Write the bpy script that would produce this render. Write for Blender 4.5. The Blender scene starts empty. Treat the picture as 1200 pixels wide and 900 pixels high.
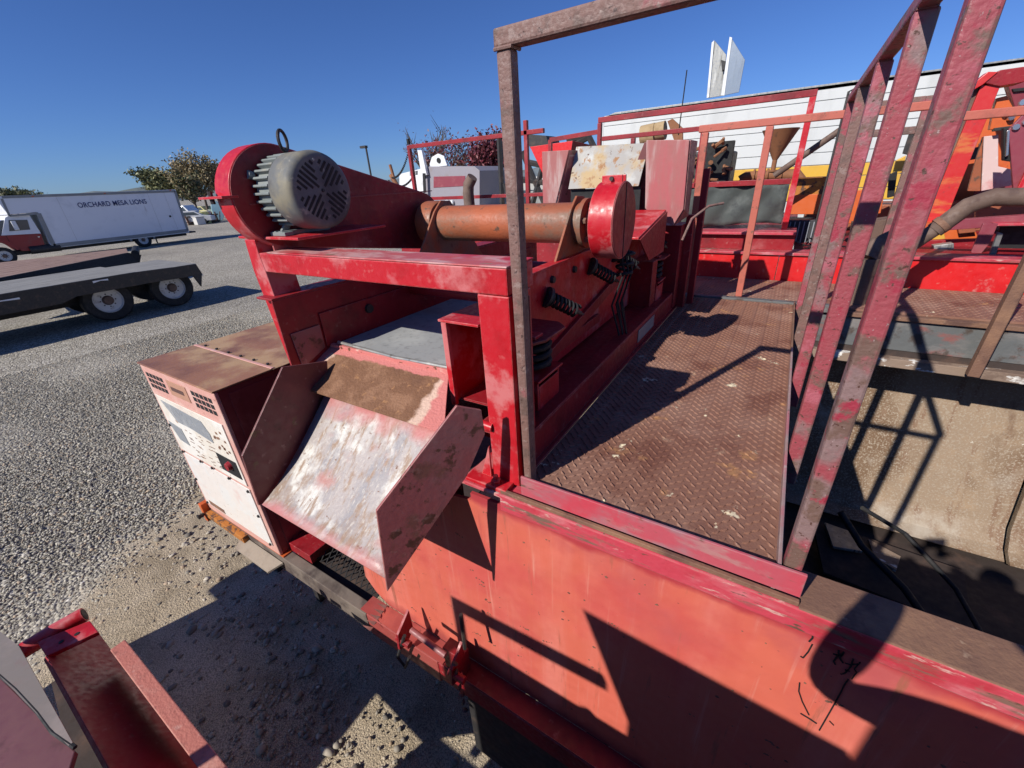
import bpy, bmesh, math, random
import numpy as np
from mathutils import Vector, Matrix
R = math.radians
S = bpy.context.scene
COL = S.collection
random.seed(7)
rng = np.random.default_rng(11)
G = -2.75                                    # ground height (camera is the origin of heights)

# ------------------------------------------------------------------ camera
F = 489.0
_V = Vector((60, 1000, F)).normalized(); _B = Vector((341, -260, F)).normalized()
_B = (_B - _V * _B.dot(_V)).normalized()
_Z = -_V; _Y = _B; _X = _Y.cross(_Z)
def c2w(v): return Vector((_X.dot(v), _Y.dot(v), _Z.dot(v)))
cam = bpy.data.cameras.new('camera'); camo = bpy.data.objects.new('camera', cam); COL.objects.link(camo)
rx, ry, rz = c2w(Vector((1, 0, 0))), c2w(Vector((0, -1, 0))), c2w(Vector((0, 0, -1)))
camo.matrix_world = Matrix(((rx.x, ry.x, rz.x, 0), (rx.y, ry.y, rz.y, 0), (rx.z, ry.z, rz.z, 0), (0, 0, 0, 1)))
cam.sensor_width = 36; cam.lens = F / 1200 * 36; cam.clip_start = 0.02; cam.clip_end = 6000
S.camera = camo
def at(px, py, X=None, Y=None, Z=None):      # measured point of the photograph on a known plane of the place
    r = c2w(Vector((px - 600, py - 450, F)))
    k = X / r.x if X is not None else Y / r.y if Y is not None else Z / r.z
    return r * k
# ------------------------------------------------------------------ light
SUN = Vector((0.50, 1.345, -1.0)).normalized()
w = bpy.data.worlds.new('World'); S.world = w; w.use_nodes = True
nt = w.node_tree; bgn = nt.nodes['Background']
sky = nt.nodes.new('ShaderNodeTexSky'); sky.sky_type = 'NISHITA'; sky.sun_disc = False
sky.sun_elevation = math.asin(-SUN.z); sky.sun_rotation = math.atan2(-SUN.x, -SUN.y) % (2 * math.pi)
sky.altitude = 1000; sky.air_density = 1.0; sky.dust_density = 0.35; sky.ozone_density = 3.0
tint = nt.nodes.new('ShaderNodeMix'); tint.data_type = 'RGBA'; tint.blend_type = 'MULTIPLY'; tint.inputs[0].default_value = 1
tint.inputs[7].default_value = (0.69, 1.01, 1.72, 1)      # the deep blue of this high, dry sky
nt.links.new(sky.outputs[0], tint.inputs[6]); nt.links.new(tint.outputs[2], bgn.inputs[0]); bgn.inputs[1].default_value = 0.058
sl = bpy.data.lights.new('sun', 'SUN'); sl.energy = 5.0; sl.angle = R(0.53); sl.color = (1, 0.95, 0.87)
so = bpy.data.objects.new('sun', sl); COL.objects.link(so); so.rotation_euler = SUN.to_track_quat('-Z', 'Y').to_euler()
S.view_settings.view_transform = 'Standard'; S.view_settings.look = 'None'
S.cycles.diffuse_bounces = 1
S.view_settings.exposure = 0.0; S.view_settings.gamma = 1.0

# ------------------------------------------------------------------ materials
MATS = {}
def mat(name, base, layers=(), rough=0.6, metal=0.0, bump=0.0, bscale=30.0, spec=0.5, attr=None, rvar=0.15, wear=None, dent=None):
    """layers: (colour, scale, lo, hi[, stretch xyz[, detail]]) mixed over the base by thresholded noise"""
    if name in MATS: return MATS[name]
    m = bpy.data.materials.new(name); m.use_nodes = True; n = m.node_tree.nodes; L = m.node_tree.links
    b = n['Principled BSDF']; tc = n.new('ShaderNodeTexCoord')
    cur = None
    rgb = n.new('ShaderNodeRGB'); rgb.outputs[0].default_value = (*base, 1); cur = rgb.outputs[0]
    if attr:
        at_ = n.new('ShaderNodeAttribute'); at_.attribute_name = attr
        mx = n.new('ShaderNodeMix'); mx.data_type = 'RGBA'; mx.blend_type = 'MULTIPLY'; mx.inputs[0].default_value = 1
        L.new(cur, mx.inputs[6]); L.new(at_.outputs[0], mx.inputs[7]); cur = mx.outputs[2]
    facs = []
    for i, ly in enumerate(layers):
        if ly[0] == 'grad':                                   # paint left along one end: (tag, colour, axis, from, to, noise, scale)
            _, col, ax, lo, hi, na, sc = ly
            sp = n.new('ShaderNodeSeparateXYZ'); ge_ = n.new('ShaderNodeNewGeometry'); L.new(ge_.outputs['Position'], sp.inputs[0])
            no = n.new('ShaderNodeTexNoise'); no.inputs['Scale'].default_value = sc; no.inputs['Detail'].default_value = 7; L.new(tc.outputs['Object'], no.inputs[0])
            ma_ = n.new('ShaderNodeMath'); ma_.operation = 'MULTIPLY_ADD'; ma_.inputs[1].default_value = na * 2 * (1 if hi > lo else -1); L.new(no.outputs[0], ma_.inputs[0])
            sb_ = n.new('ShaderNodeMath'); sb_.operation = 'SUBTRACT'; sb_.inputs[1].default_value = na * (1 if hi > lo else -1); L.new(sp.outputs[ax], sb_.inputs[0]); L.new(sb_.outputs[0], ma_.inputs[2])
            mr = n.new('ShaderNodeMapRange'); mr.inputs[1].default_value = lo; mr.inputs[2].default_value = hi; L.new(ma_.outputs[0], mr.inputs[0])
            mx = n.new('ShaderNodeMix'); mx.data_type = 'RGBA'; L.new(mr.outputs[0], mx.inputs[0]); L.new(cur, mx.inputs[6]); mx.inputs[7].default_value = (*col, 1); cur = mx.outputs[2]
            continue
        col, sc, lo, hi = ly[:4]; st = ly[4] if len(ly) > 4 else (1, 1, 1); det = ly[5] if len(ly) > 5 else 6
        mp = n.new('ShaderNodeMapping'); mp.inputs[3].default_value = st
        mp.inputs[1].default_value = (i * 3.7 + 1.3, i * 2.1, i * 5.3)
        L.new(tc.outputs['Object'], mp.inputs[0])
        no = n.new('ShaderNodeTexNoise'); no.inputs['Scale'].default_value = sc; no.inputs['Detail'].default_value = det
        no.inputs['Roughness'].default_value = 0.62
        L.new(mp.outputs[0], no.inputs[0])
        mr = n.new('ShaderNodeMapRange'); mr.interpolation_type = 'SMOOTHSTEP'
        mr.inputs[1].default_value = lo; mr.inputs[2].default_value = hi
        L.new(no.outputs[0], mr.inputs[0])
        mx = n.new('ShaderNodeMix'); mx.data_type = 'RGBA'
        L.new(mr.outputs[0], mx.inputs[0]); L.new(cur, mx.inputs[6]); mx.inputs[7].default_value = (*col, 1)
        cur = mx.outputs[2]; facs.append(mr.outputs[0])
    if wear:
        bv = n.new('ShaderNodeBevel'); bv.samples = 4; bv.inputs[0].default_value = wear[1]
        ge = n.new('ShaderNodeNewGeometry'); dt = n.new('ShaderNodeVectorMath'); dt.operation = 'DOT_PRODUCT'
        L.new(bv.outputs[0], dt.inputs[0]); L.new(ge.outputs['Normal'], dt.inputs[1])
        no = n.new('ShaderNodeTexNoise'); no.inputs['Scale'].default_value = 35; no.inputs['Detail'].default_value = 5
        L.new(tc.outputs['Object'], no.inputs[0])
        ad = n.new('ShaderNodeMath'); ad.operation = 'MULTIPLY_ADD'; ad.inputs[1].default_value = 0.35
        L.new(no.outputs[0], ad.inputs[0]); L.new(dt.outputs['Value'], ad.inputs[2])
        mr = n.new('ShaderNodeMapRange'); mr.inputs[1].default_value = 1.13; mr.inputs[2].default_value = 1.02
        L.new(ad.outputs[0], mr.inputs[0])
        mx = n.new('ShaderNodeMix'); mx.data_type = 'RGBA'
        L.new(mr.outputs[0], mx.inputs[0]); L.new(cur, mx.inputs[6]); mx.inputs[7].default_value = (*wear[0], 1); cur = mx.outputs[2]
    L.new(cur, b.inputs['Base Color'])
    b.inputs['Metallic'].default_value = metal; b.inputs['Specular IOR Level'].default_value = spec
    nf = n.new('ShaderNodeTexNoise'); nf.inputs['Scale'].default_value = bscale; nf.inputs['Detail'].default_value = 8
    L.new(tc.outputs['Object'], nf.inputs[0])
    mr = n.new('ShaderNodeMapRange'); mr.inputs[3].default_value = rough - rvar; mr.inputs[4].default_value = min(1, rough + rvar)
    mr.inputs[1].default_value = 0.3; mr.inputs[2].default_value = 0.7
    L.new(nf.outputs[0], mr.inputs[0]); L.new(mr.outputs[0], b.inputs['Roughness'])
    if bump:
        bp = n.new('ShaderNodeBump'); bp.inputs['Strength'].default_value = bump; bp.inputs['Distance'].default_value = 0.01
        L.new(nf.outputs[0], bp.inputs['Height']); L.new(bp.outputs[0], b.inputs['Normal'])
        if dent:                                              # shallow dents of sheet steel
            n2 = n.new('ShaderNodeTexNoise'); n2.inputs['Scale'].default_value = dent[0]; n2.inputs['Detail'].default_value = 3; L.new(tc.outputs['Object'], n2.inputs[0])
            b2 = n.new('ShaderNodeBump'); b2.inputs['Strength'].default_value = dent[1]; b2.inputs['Distance'].default_value = .05
            L.new(n2.outputs[0], b2.inputs['Height']); L.new(b2.outputs[0], bp.inputs['Normal'])
    MATS[name] = m; return m

RUST = (0.16, 0.065, 0.035); DRUST = (0.07, 0.03, 0.02)
M_red = mat('fresh red paint', (0.52, 0.012, 0.022), [((0.60, 0.17, 0.17), 4.2, .535, .63), ((0.56, 0.09, 0.10), 9, .56, .66), ((0.40, 0.008, 0.014), 6, .5, .7), ((.30, .09, .06), 28, .70, .76)], rough=.42, bump=.06, bscale=60, wear=((.62, .22, .20), .004))
M_red2 = mat('dull red paint', (0.30, 0.011, 0.018), [((0.40, 0.11, 0.11), 4, .57, .8), ((.18, .008, .012), 5, .45, .7), (RUST, 22, .66, .74)], rough=.5, bump=.08, bscale=50, wear=((.45, .20, .18), .003))
M_rail = mat('faded rail paint', (0.33, 0.065, 0.08), [((0.25, 0.16, 0.155), 3.6, .50, .60), ((0.42, 0.11, 0.14), 8, .52, .66), ((.17, .10, .08), 11, .53, .62), ((.34, .035, .06), 17, .58, .66), ((.09, .04, .03), 70, .60, .66), ((.40, .28, .27), 130, .66, .70)], rough=.55, bump=.22, bscale=110, wear=((.13, .085, .075), .005))
M_rail_b = mat('brown weathered rail', (0.21, 0.115, 0.095), [((0.32, 0.09, 0.10), 6, .54, .64), ((.14, .085, .07), 12, .5, .62), ((.28, .19, .165), 40, .56, .64), ((.07, .035, .03), 70, .60, .68)], rough=.6, bump=.28, bscale=110, wear=((.27, .19, .17), .004))
M_rail_s = mat('salmon rail paint', (0.50, 0.13, 0.09), [((0.36, 0.10, 0.07), 8, .5, .66), ((.22, .10, .07), 30, .6, .7)], rough=.6, bump=.1, bscale=90)
M_tank = mat('sun faded orange red tank paint', (0.66, 0.145, 0.095), [((0.72, 0.21, 0.16), 2.2, .45, .7, (3, 1, .25)), ((0.60, 0.10, 0.085), 1.7, .5, .72), ((.74, .26, .21), 9, .62, .8, (2.5, 1, .12)), ((.71, .27, .21), 14, .58, .74, (3, 1, .10)), ((.45, .09, .08), 5, .62, .72, (3, 1, .3)), ((.16, .06, .045), 30, .685, .70), ((.12, .05, .04), 75, .695, .71, (.5, 1, 1.2)), ((.80, .42, .36), 110, .70, .72), ((.50, .10, .10), 1.1, .50, .66), ((.38, .12, .08), 8, .60, .70, (2.5, 1, .22)), ('grad', (.36, .07, .06), 2, -1.86, -1.935, .10, 7), ('grad', (.44, .05, .06), 2, -.975, -.955, .035, 9)], rough=.5, bump=.07, bscale=25, dent=(2.6, .35))
M_band = mat('scuffed pink red sill', (0.56, 0.06, 0.09), [((0.62, 0.20, 0.22), 6, .5, .68, (.6, 1, 2)), ((.46, .035, .05), 4, .5, .66), ((.20, .12, .09), 8, .53, .62, (.35, 1, 2.4)), ((.62, .36, .32), 22, .60, .66, (.4, 1, 2)), ((.14, .07, .05), 40, .62, .68, (.5, 1, 2))], rough=.5, bump=.15, bscale=60, wear=((.30, .20, .16), .006))
M_toe = mat('pink toe plate paint', (0.50, 0.09, 0.12), [((0.33, 0.20, 0.22), 5, .47, .62, (.5, 1, 1.5)), ((.46, .20, .20), 11, .55, .66, (.5, 1, 2)), ((.17, .09, .07), 18, .60, .66, (.5, 1, 1.6)), ((.56, .06, .09), 3, .5, .66), ((.2, .1, .08), 45, .68, .73)], rough=.5, bump=.06, bscale=60, wear=((.30, .24, .23), .004))
M_rust = mat('brown rusty steel', (0.20, 0.105, 0.07), [((0.28, 0.15, 0.09), 5, .45, .65), ((.12, .06, .045), 9, .5, .68), ((.34, .22, .15), 30, .64, .74)], rough=.8, bump=.25, bscale=120)
M_deck = mat('rusty tread plate', (0.245, 0.118, 0.080), [((0.30, 0.165, 0.12), 3, .42, .66), ((.18, .075, .05), 4.5, .5, .66), ((.40, .25, .17), 11, .63, .74), ((.70, .60, .42), 9, .655, .685), ((.40, .20, .09), 6, .60, .70)], rough=.62, bump=.2, bscale=160)
M_lip = mat('rusty chute lip', (0.20, 0.095, 0.05), [((0.29, 0.15, 0.085), 12, .45, .65), ((.12, .055, .035), 4, .5, .68), ((.34, .17, .08), 34, .58, .68), ('grad', (.68, .48, .38), 0, -1.525, -1.545, .045, 14), ('grad', (.60, .20, .18), 0, -1.545, -1.56, .04, 14), ('grad', (.66, .46, .36), 0, -.955, -.94, .05, 16), ('grad', (.60, .20, .18), 0, -.925, -.91, .05, 16), ('grad', (.60, .20, .18), 1, .985, .992, .016, 22)], rough=.85, bump=.5, bscale=110)
M_lipedge = mat('chipped pink paint', (0.62, 0.20, 0.18), [((.72, .50, .42), 14, .55, .68), (RUST, 26, .57, .62)], rough=.55, bump=.2, bscale=70)
M_cheekd = mat('rusty plate with shade in colour', (.16, .045, .045), [((.22, .06, .06), 4, .5, .7), ((.08, .04, .03), 7, .5, .66), ((.16, .10, .05), 10, .6, .7)], rough=.55, bump=.1, wear=((.5, .32, .28), .004))  # rust tones, taken darker to carry the left cheek's shade
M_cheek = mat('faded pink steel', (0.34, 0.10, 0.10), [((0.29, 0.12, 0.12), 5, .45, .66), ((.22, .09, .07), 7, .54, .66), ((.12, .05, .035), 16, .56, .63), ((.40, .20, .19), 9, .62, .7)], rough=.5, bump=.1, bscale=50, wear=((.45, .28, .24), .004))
M_gen = mat('faded pink cabinet paint', (0.68, 0.36, 0.30), [((0.74, 0.50, 0.42), 4, .48, .68), ((.36, .16, .11), 12, .64, .74)], rough=.5, bump=.05)
M_gentop = mat('rust bloomed cabinet roof', (0.33, 0.150, 0.085), [((0.48, 0.30, 0.16), 2.4, .44, .62), ((.22, .095, .06), 2.6, .48, .68), ((.52, .33, .22), 4, .62, .78)], rough=.55, bump=.1, bscale=90)
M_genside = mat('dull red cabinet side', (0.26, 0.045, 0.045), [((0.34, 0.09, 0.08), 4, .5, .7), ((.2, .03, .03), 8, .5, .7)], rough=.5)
M_cream = mat('stained cream panel', (0.78, 0.72, 0.62), [((0.70, 0.50, 0.42), 4, .52, .74), ((.84, .81, .74), 3, .5, .6), ((.42, .24, .14), 16, .66, .74)], rough=.45, bump=.03)
M_lower = mat('white lower panel', (0.82, 0.76, 0.70), [((0.74, 0.46, 0.40), 3, .56, .76), ((.80, .78, .74), 6, .5, .6), ((.40, .26, .16), 20, .68, .74)], rough=.4, bump=.03)
M_label = mat('grey control label', (0.30, 0.32, 0.34), [((0.42, 0.43, 0.43), 6, .5, .65)], rough=.35)
M_black = mat('black', (0.012, 0.012, 0.013), rough=.7)
M_dark = mat('dark steel', (0.03, 0.028, 0.028), [((.07, .05, .04), 9, .5, .7)], rough=.6, bump=.1)
M_rubber = mat('black rubber', (0.018, 0.018, 0.02), [((.045, .042, .04), 6, .5, .75)], rough=.75, bump=.1)
M_orange = mat('worn orange paint', (0.31, 0.095, 0.045), [((0.42, 0.11, 0.045), 5, .5, .66, (.4, 1, 1)), ((.20, .13, .09), 4, .52, .66, (.6, 1, 1)), ((.14, .07, .045), 24, .6, .68)], rough=.55, bump=.15, bscale=80)
M_orange2 = mat('bright orange paint', (0.62, 0.12, 0.025), [((0.50, 0.09, 0.03), 5, .5, .7), (RUST, 20, .66, .72)], rough=.5)
M_orust = mat('orange flaking rust', (0.46, 0.17, 0.03), [((0.12, 0.06, 0.035), 22, .50, .58), ((.62, .30, .06), 14, .6, .7)], rough=.8, bump=.4, bscale=70)
M_grey = mat('grey motor paint', (0.22, 0.245, 0.235), [((0.36, 0.32, 0.23), 6, .5, .7), ((.24, .26, .26), 12, .5, .7), ((.22, .12, .07), 26, .68, .74)], rough=.55, bump=.1)
M_motor = mat('dusty grey fan cover', (0.145, 0.15, 0.15), [((0.25, 0.225, 0.165), 7, .46, .66), ((.09, .09, .093), 5, .5, .68), ((.36, .34, .28), 20, .60, .72)], rough=.6, bump=.18, spec=.3)
M_screen = mat('grey screen cloth', (0.34, 0.35, 0.35), [((0.42, 0.43, 0.42), 4, .45, .65), ((.26, .265, .265), 30, .5, .7)], rough=.85, bump=.1, bscale=300)
M_galv = mat('weathered galvanised sheet', (0.34, 0.34, 0.32), [((0.48, 0.48, 0.45), 4, .5, .7, (3, 3, .4)), ((.12, .11, .09), 6, .55, .7, (4, 4, .4))], rough=.45, metal=.5)
M_alum = mat('aluminium', (0.22, 0.27, 0.34), [((.30, .35, .42), 1.6, .45, .7, (1, 1, .4)), ((.14, .17, .22), 2.5, .55, .7, (2, 2, .3))], rough=.5, metal=.3)
M_silver = mat('silver wheel paint', (0.62, 0.62, 0.62), [((.4, .38, .36), 9, .55, .7)], rough=.4)
M_canvas = mat('dark grey canvas', (0.065, 0.075, 0.07), [((0.12, 0.13, 0.12), 5, .48, .72), ((.045, .05, .05), 9, .5, .7)], rough=.85, bump=.6, bscale=7)
M_pit = mat('rust stained tank sheet', (0.30, 0.215, 0.145), [((0.36, 0.25, 0.16), 3, .5, .7), ((.17, .10, .055), 1.5, .46, .62, (1, 1, .5)), ((.22, .13, .08), 6, .52, .66, (2.5, 1, .2)), ((.36, .29, .22), 90, .50, .62), ((.17, .10, .06), 5, .58, .72, (1, 1, .4)), ((.44, .38, .31), 1.4, .56, .7), ((.60, .56, .48), 28, .70, .72)], rough=.7, bump=.25, bscale=90, rvar=.1)
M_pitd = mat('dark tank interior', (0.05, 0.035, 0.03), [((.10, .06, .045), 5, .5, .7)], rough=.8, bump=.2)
M_slate = mat('slate grey beam', (0.125, 0.13, 0.13), [((0.22, 0.20, 0.19), 5, .46, .62, (.4, 1, 1)), ((.24, .10, .09), 7, .54, .64, (.5, 1, 1)), ((.08, .06, .05), 11, .52, .64)], rough=.65, bump=.2)
M_splat = mat('mud splattered ledge', (0.28, 0.20, 0.15), [((0.80, 0.77, 0.72), 16, .55, .60, (.5, 1, 1)), ((.18, .12, .09), 8, .5, .62)], rough=.8, bump=.3)
M_pipe = mat('brown rust pipe', (0.135, 0.085, 0.065), [((0.20, 0.135, 0.105), 7, .45, .7), ((.10, .06, .05), 14, .55, .7)], rough=.75, bump=.2, bscale=60)
M_white = mat('white truck paint', (0.82, 0.84, 0.88), [((.74, .76, .80), 1.2, .5, .7), ((.46, .44, .42), 1.5, .66, .8, (1, 1, .2))], rough=.45)
M_tw = mat('white trailer siding', (0.64, 0.65, 0.63), [((.56, .57, .55), 2, .5, .7, (1, 1, .3))], rough=.4)
M_ty = mat('yellow trailer stripe', (0.72, 0.42, 0.05), [((.62, .36, .06), 2, .5, .7)], rough=.45)
M_mwhite = mat('white machine enamel', (0.78, 0.79, 0.80), [((.62, .62, .60), 3, .55, .7)], rough=.4)
M_mgrey = mat('grey machine body', (0.30, 0.28, 0.31), [((.28, .24, .24), 3, .5, .7)], rough=.5)
M_wood = mat('weathered trailer planks', (0.23, 0.225, 0.215), [((.30, .29, .27), 3, .45, .65, (4, .6, 1)), ((.15, .14, .13), 3, .5, .7, (5, .5, 1))], rough=.85, bump=.2)
M_wood2 = mat('brown trailer deck', (0.27, 0.17, 0.13), [((.33, .22, .18), 3, .45, .65, (4, .6, 1)), ((.18, .11, .09), 3, .5, .7)], rough=.85, bump=.2)
M_glass = mat('window glass', (0.05, 0.07, 0.09), rough=.08, spec=.8, rvar=.02)
M_chrome = mat('bright metal', (0.6, 0.6, 0.6), rough=.25, metal=.9, rvar=.05)
M_bark = mat('bark', (0.10, 0.075, 0.055), [((.16, .12, .09), 4, .5, .7)], rough=.9)
M_leaf = mat('leaf', (1, 1, 1), rough=.6, attr='tint')
M_hatch = mat('peeling galvanised feed sheet', (0.38, 0.36, 0.33), [((0.54, 0.54, 0.50), 5, .45, .65), ((.48, .34, .17), 6, .46, .62, (1, 1, .6)), ((.34, .17, .07), 16, .55, .64, (1, 1, .5)), ((.12, .06, .035), 30, .62, .68)], rough=.55, bump=.2)
M_pillar = mat('chalky pink steel', (0.38, 0.13, 0.12), [((0.50, 0.36, 0.33), 5, .48, .66, (2, 2, .35)), ((.46, .10, .11), 4, .5, .7, (2, 2, .4))], rough=.55, bump=.06)
M_skin = mat('skin', (.55, .33, .24), rough=.5)
M_cloth = mat('dark jacket cloth', (.05, .06, .09), rough=.9)
M_jean = mat('jeans', (.05, .08, .16), rough=.9)

# chute sheet: rust-worn white over pink, with drifting grey stain
M_chalk = mat('chalky worn red paint', (0.52, 0.10, 0.10), [((0.62, 0.34, 0.32), 4, .46, .62, (1, 2, 1)), ((0.50, 0.02, 0.03), 5, .52, .64), ((.30, .18, .13), 12, .62, .70)], rough=.5, bump=.08)
M_chute = mat('worn chute sheet', (0.45, 0.40, 0.38), [((0.34, 0.32, 0.33), 2.3, .46, .60, (2.2, .7, .7)), ((.36, .27, .22), 4.5, .52, .64, (1.6, .5, .5)), ((.72, .70, .65), 5.0, .48, .60), ((.36, .25, .18), 30, .48, .66, (1.5, .45, .45)), ((.56, .51, .46), 70, .52, .70, (1.5, .6, .6)), ((.50, .24, .21), 3.4, .54, .68), ((.22, .12, .08), 48, .62, .72), ('grad', (.52, .20, .19), 2, -.80, -.735, .10, 9), ('grad', (.50, .20, .19), 1, .535, .490, .05, 16)], rough=.42, bump=.12, bscale=90)

# ------------------------------------------------------------------ mesh builder
class MB:
    def __init__(s): s.v = []; s.f = []
    def add(s, vs, fs):
        k = len(s.v); s.v += [Vector(v) for v in vs]; s.f += [[i + k for i in f] for f in fs]; return s
    def box(s, x0, x1, y0, y1, z0, z1):
        return s.add([(x0, y0, z0), (x1, y0, z0), (x1, y1, z0), (x0, y1, z0), (x0, y0, z1), (x1, y0, z1), (x1, y1, z1), (x0, y1, z1)],
                     [(0, 3, 2, 1), (4, 5, 6, 7), (0, 1, 5, 4), (1, 2, 6, 5), (2, 3, 7, 6), (3, 0, 4, 7)])
    def bar(s, p0, p1, w, h, up=(0, 0, 1)):
        p0, p1 = Vector(p0), Vector(p1); d = (p1 - p0).normalized(); up = Vector(up)
        if abs(d.dot(up)) > .98: up = Vector((0, 1, 0))
        a = d.cross(up).normalized() * w / 2; b = a.cross(d).normalized() * h / 2
        vs = [p + q for p in (p0, p1) for q in (-a - b, a - b, a + b, -a + b)]
        return s.add(vs, [(0, 1, 2, 3), (7, 6, 5, 4), (0, 4, 5, 1), (1, 5, 6, 2), (2, 6, 7, 3), (3, 7, 4, 0)])
    def prism(s, poly, ext):
        poly = [Vector(p) for p in poly]; e = Vector(ext); n = len(poly)
        return s.add(poly + [p + e for p in poly], [tuple(range(n - 1, -1, -1)), tuple(range(n, 2 * n))] + [(i, (i + 1) % n, n + (i + 1) % n, n + i) for i in range(n)])
    def tube(s, pts, r, seg=10, cap=True):
        pts = [Vector(p) for p in pts]; n = len(pts); rr = r if hasattr(r, '__len__') else [r] * n
        vs = []; a = None
        for i, p in enumerate(pts):
            d = (pts[min(i + 1, n - 1)] - pts[max(i - 1, 0)]).normalized()
            if a is None: a = d.orthogonal().normalized()
            a = (a - d * a.dot(d)).normalized(); b = d.cross(a)
            vs += [p + (a * math.cos(2 * math.pi * k / seg) + b * math.sin(2 * math.pi * k / seg)) * rr[i] for k in range(seg)]
        fs = [(i * seg + k, i * seg + (k + 1) % seg, (i + 1) * seg + (k + 1) % seg, (i + 1) * seg + k) for i in range(n - 1) for k in range(seg)]
        if cap: fs += [tuple(range(seg - 1, -1, -1)), tuple(range((n - 1) * seg, n * seg))]
        return s.add(vs, fs)
    def lathe(s, prof, c, axis, seg=32, cap=True):
        """prof: (distance along axis, radius)"""
        c = Vector(c); ax = Vector(axis).normalized(); a = ax.orthogonal().normalized(); b = ax.cross(a); n = len(prof)
        vs = [c + ax * t + (a * math.cos(2 * math.pi * k / seg) + b * math.sin(2 * math.pi * k / seg)) * r for t, r in prof for k in range(seg)]
        fs = [(i * seg + k, i * seg + (k + 1) % seg, (i + 1) * seg + (k + 1) % seg, (i + 1) * seg + k) for i in range(n - 1) for k in range(seg)]
        if cap: fs += [tuple(range(seg - 1, -1, -1)), tuple(range((n - 1) * seg, n * seg))]
        return s.add(vs, fs)
    def sheet(s, quad, t=.006):
        """thin plate from a polygon; thickness along its back side"""
        q = [Vector(p) for p in quad]; n = (q[1] - q[0]).cross(q[2] - q[0]).normalized()
        return s.prism(q, -n * t)
    def build(s, name, m, parent=None, bevel=0, smooth=False, kind=None, label=None):
        me = bpy.data.meshes.new(name); off = ROOT_OFF.get(parent.name, Vector()) if parent else Vector()
        me.from_pydata([tuple(v - off) for v in s.v], [], s.f); me.materials.append(m)
        bm = bmesh.new(); bm.from_mesh(me); bmesh.ops.recalc_face_normals(bm, faces=bm.faces); bm.to_mesh(me); bm.free()
        o = bpy.data.objects.new(name, me); COL.objects.link(o)
        if parent: o.parent = parent; ROOT_OFF[o.name] = off
        if smooth:
            for p in me.polygons: p.use_smooth = True
            me.set_sharp_from_angle(angle=R(40))
        if bevel:
            b = o.modifiers.new('bevel', 'BEVEL'); b.width = bevel; b.segments = 2; b.limit_method = 'ANGLE'; b.angle_limit = R(40); b.harden_normals = False
        if kind: o['kind'] = kind
        if label: o['label'] = label
        return o
ROOT_OFF = {}
def thing(name, label, cat, loc, group=None):
    o = bpy.data.objects.new(name, None); COL.objects.link(o); o.location = loc; o.empty_display_size = .1
    o['label'] = label; o['category'] = cat; ROOT_OFF[o.name] = Vector(loc)
    if group: o['group'] = group
    return o
def tag(o, label, cat, group=None):
    o['label'] = label; o['category'] = cat
    if group: o['group'] = group
    return o
def cap_box(name, m, parent, *a, bevel=.003, **k): return MB().box(*a).build(name, m, parent, bevel=bevel, **k)
def dup_part(o, delta, parent=None, label=None):
    c = o.copy(); COL.objects.link(c); c.parent = parent or o.parent; c.location = o.location + Vector(delta)
    ROOT_OFF[c.name] = ROOT_OFF.get(o.name, Vector())
    return c
def copy_thing(t, loc, label, rotz=0):
    r = t.copy(); COL.objects.link(r); r.location = loc; r.rotation_euler = (0, 0, rotz); r['label'] = label
    for ch in t.children:
        c = ch.copy(); COL.objects.link(c); c.parent = r
        for g in ch.children:
            d = g.copy(); COL.objects.link(d); d.parent = c
    return r

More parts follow.
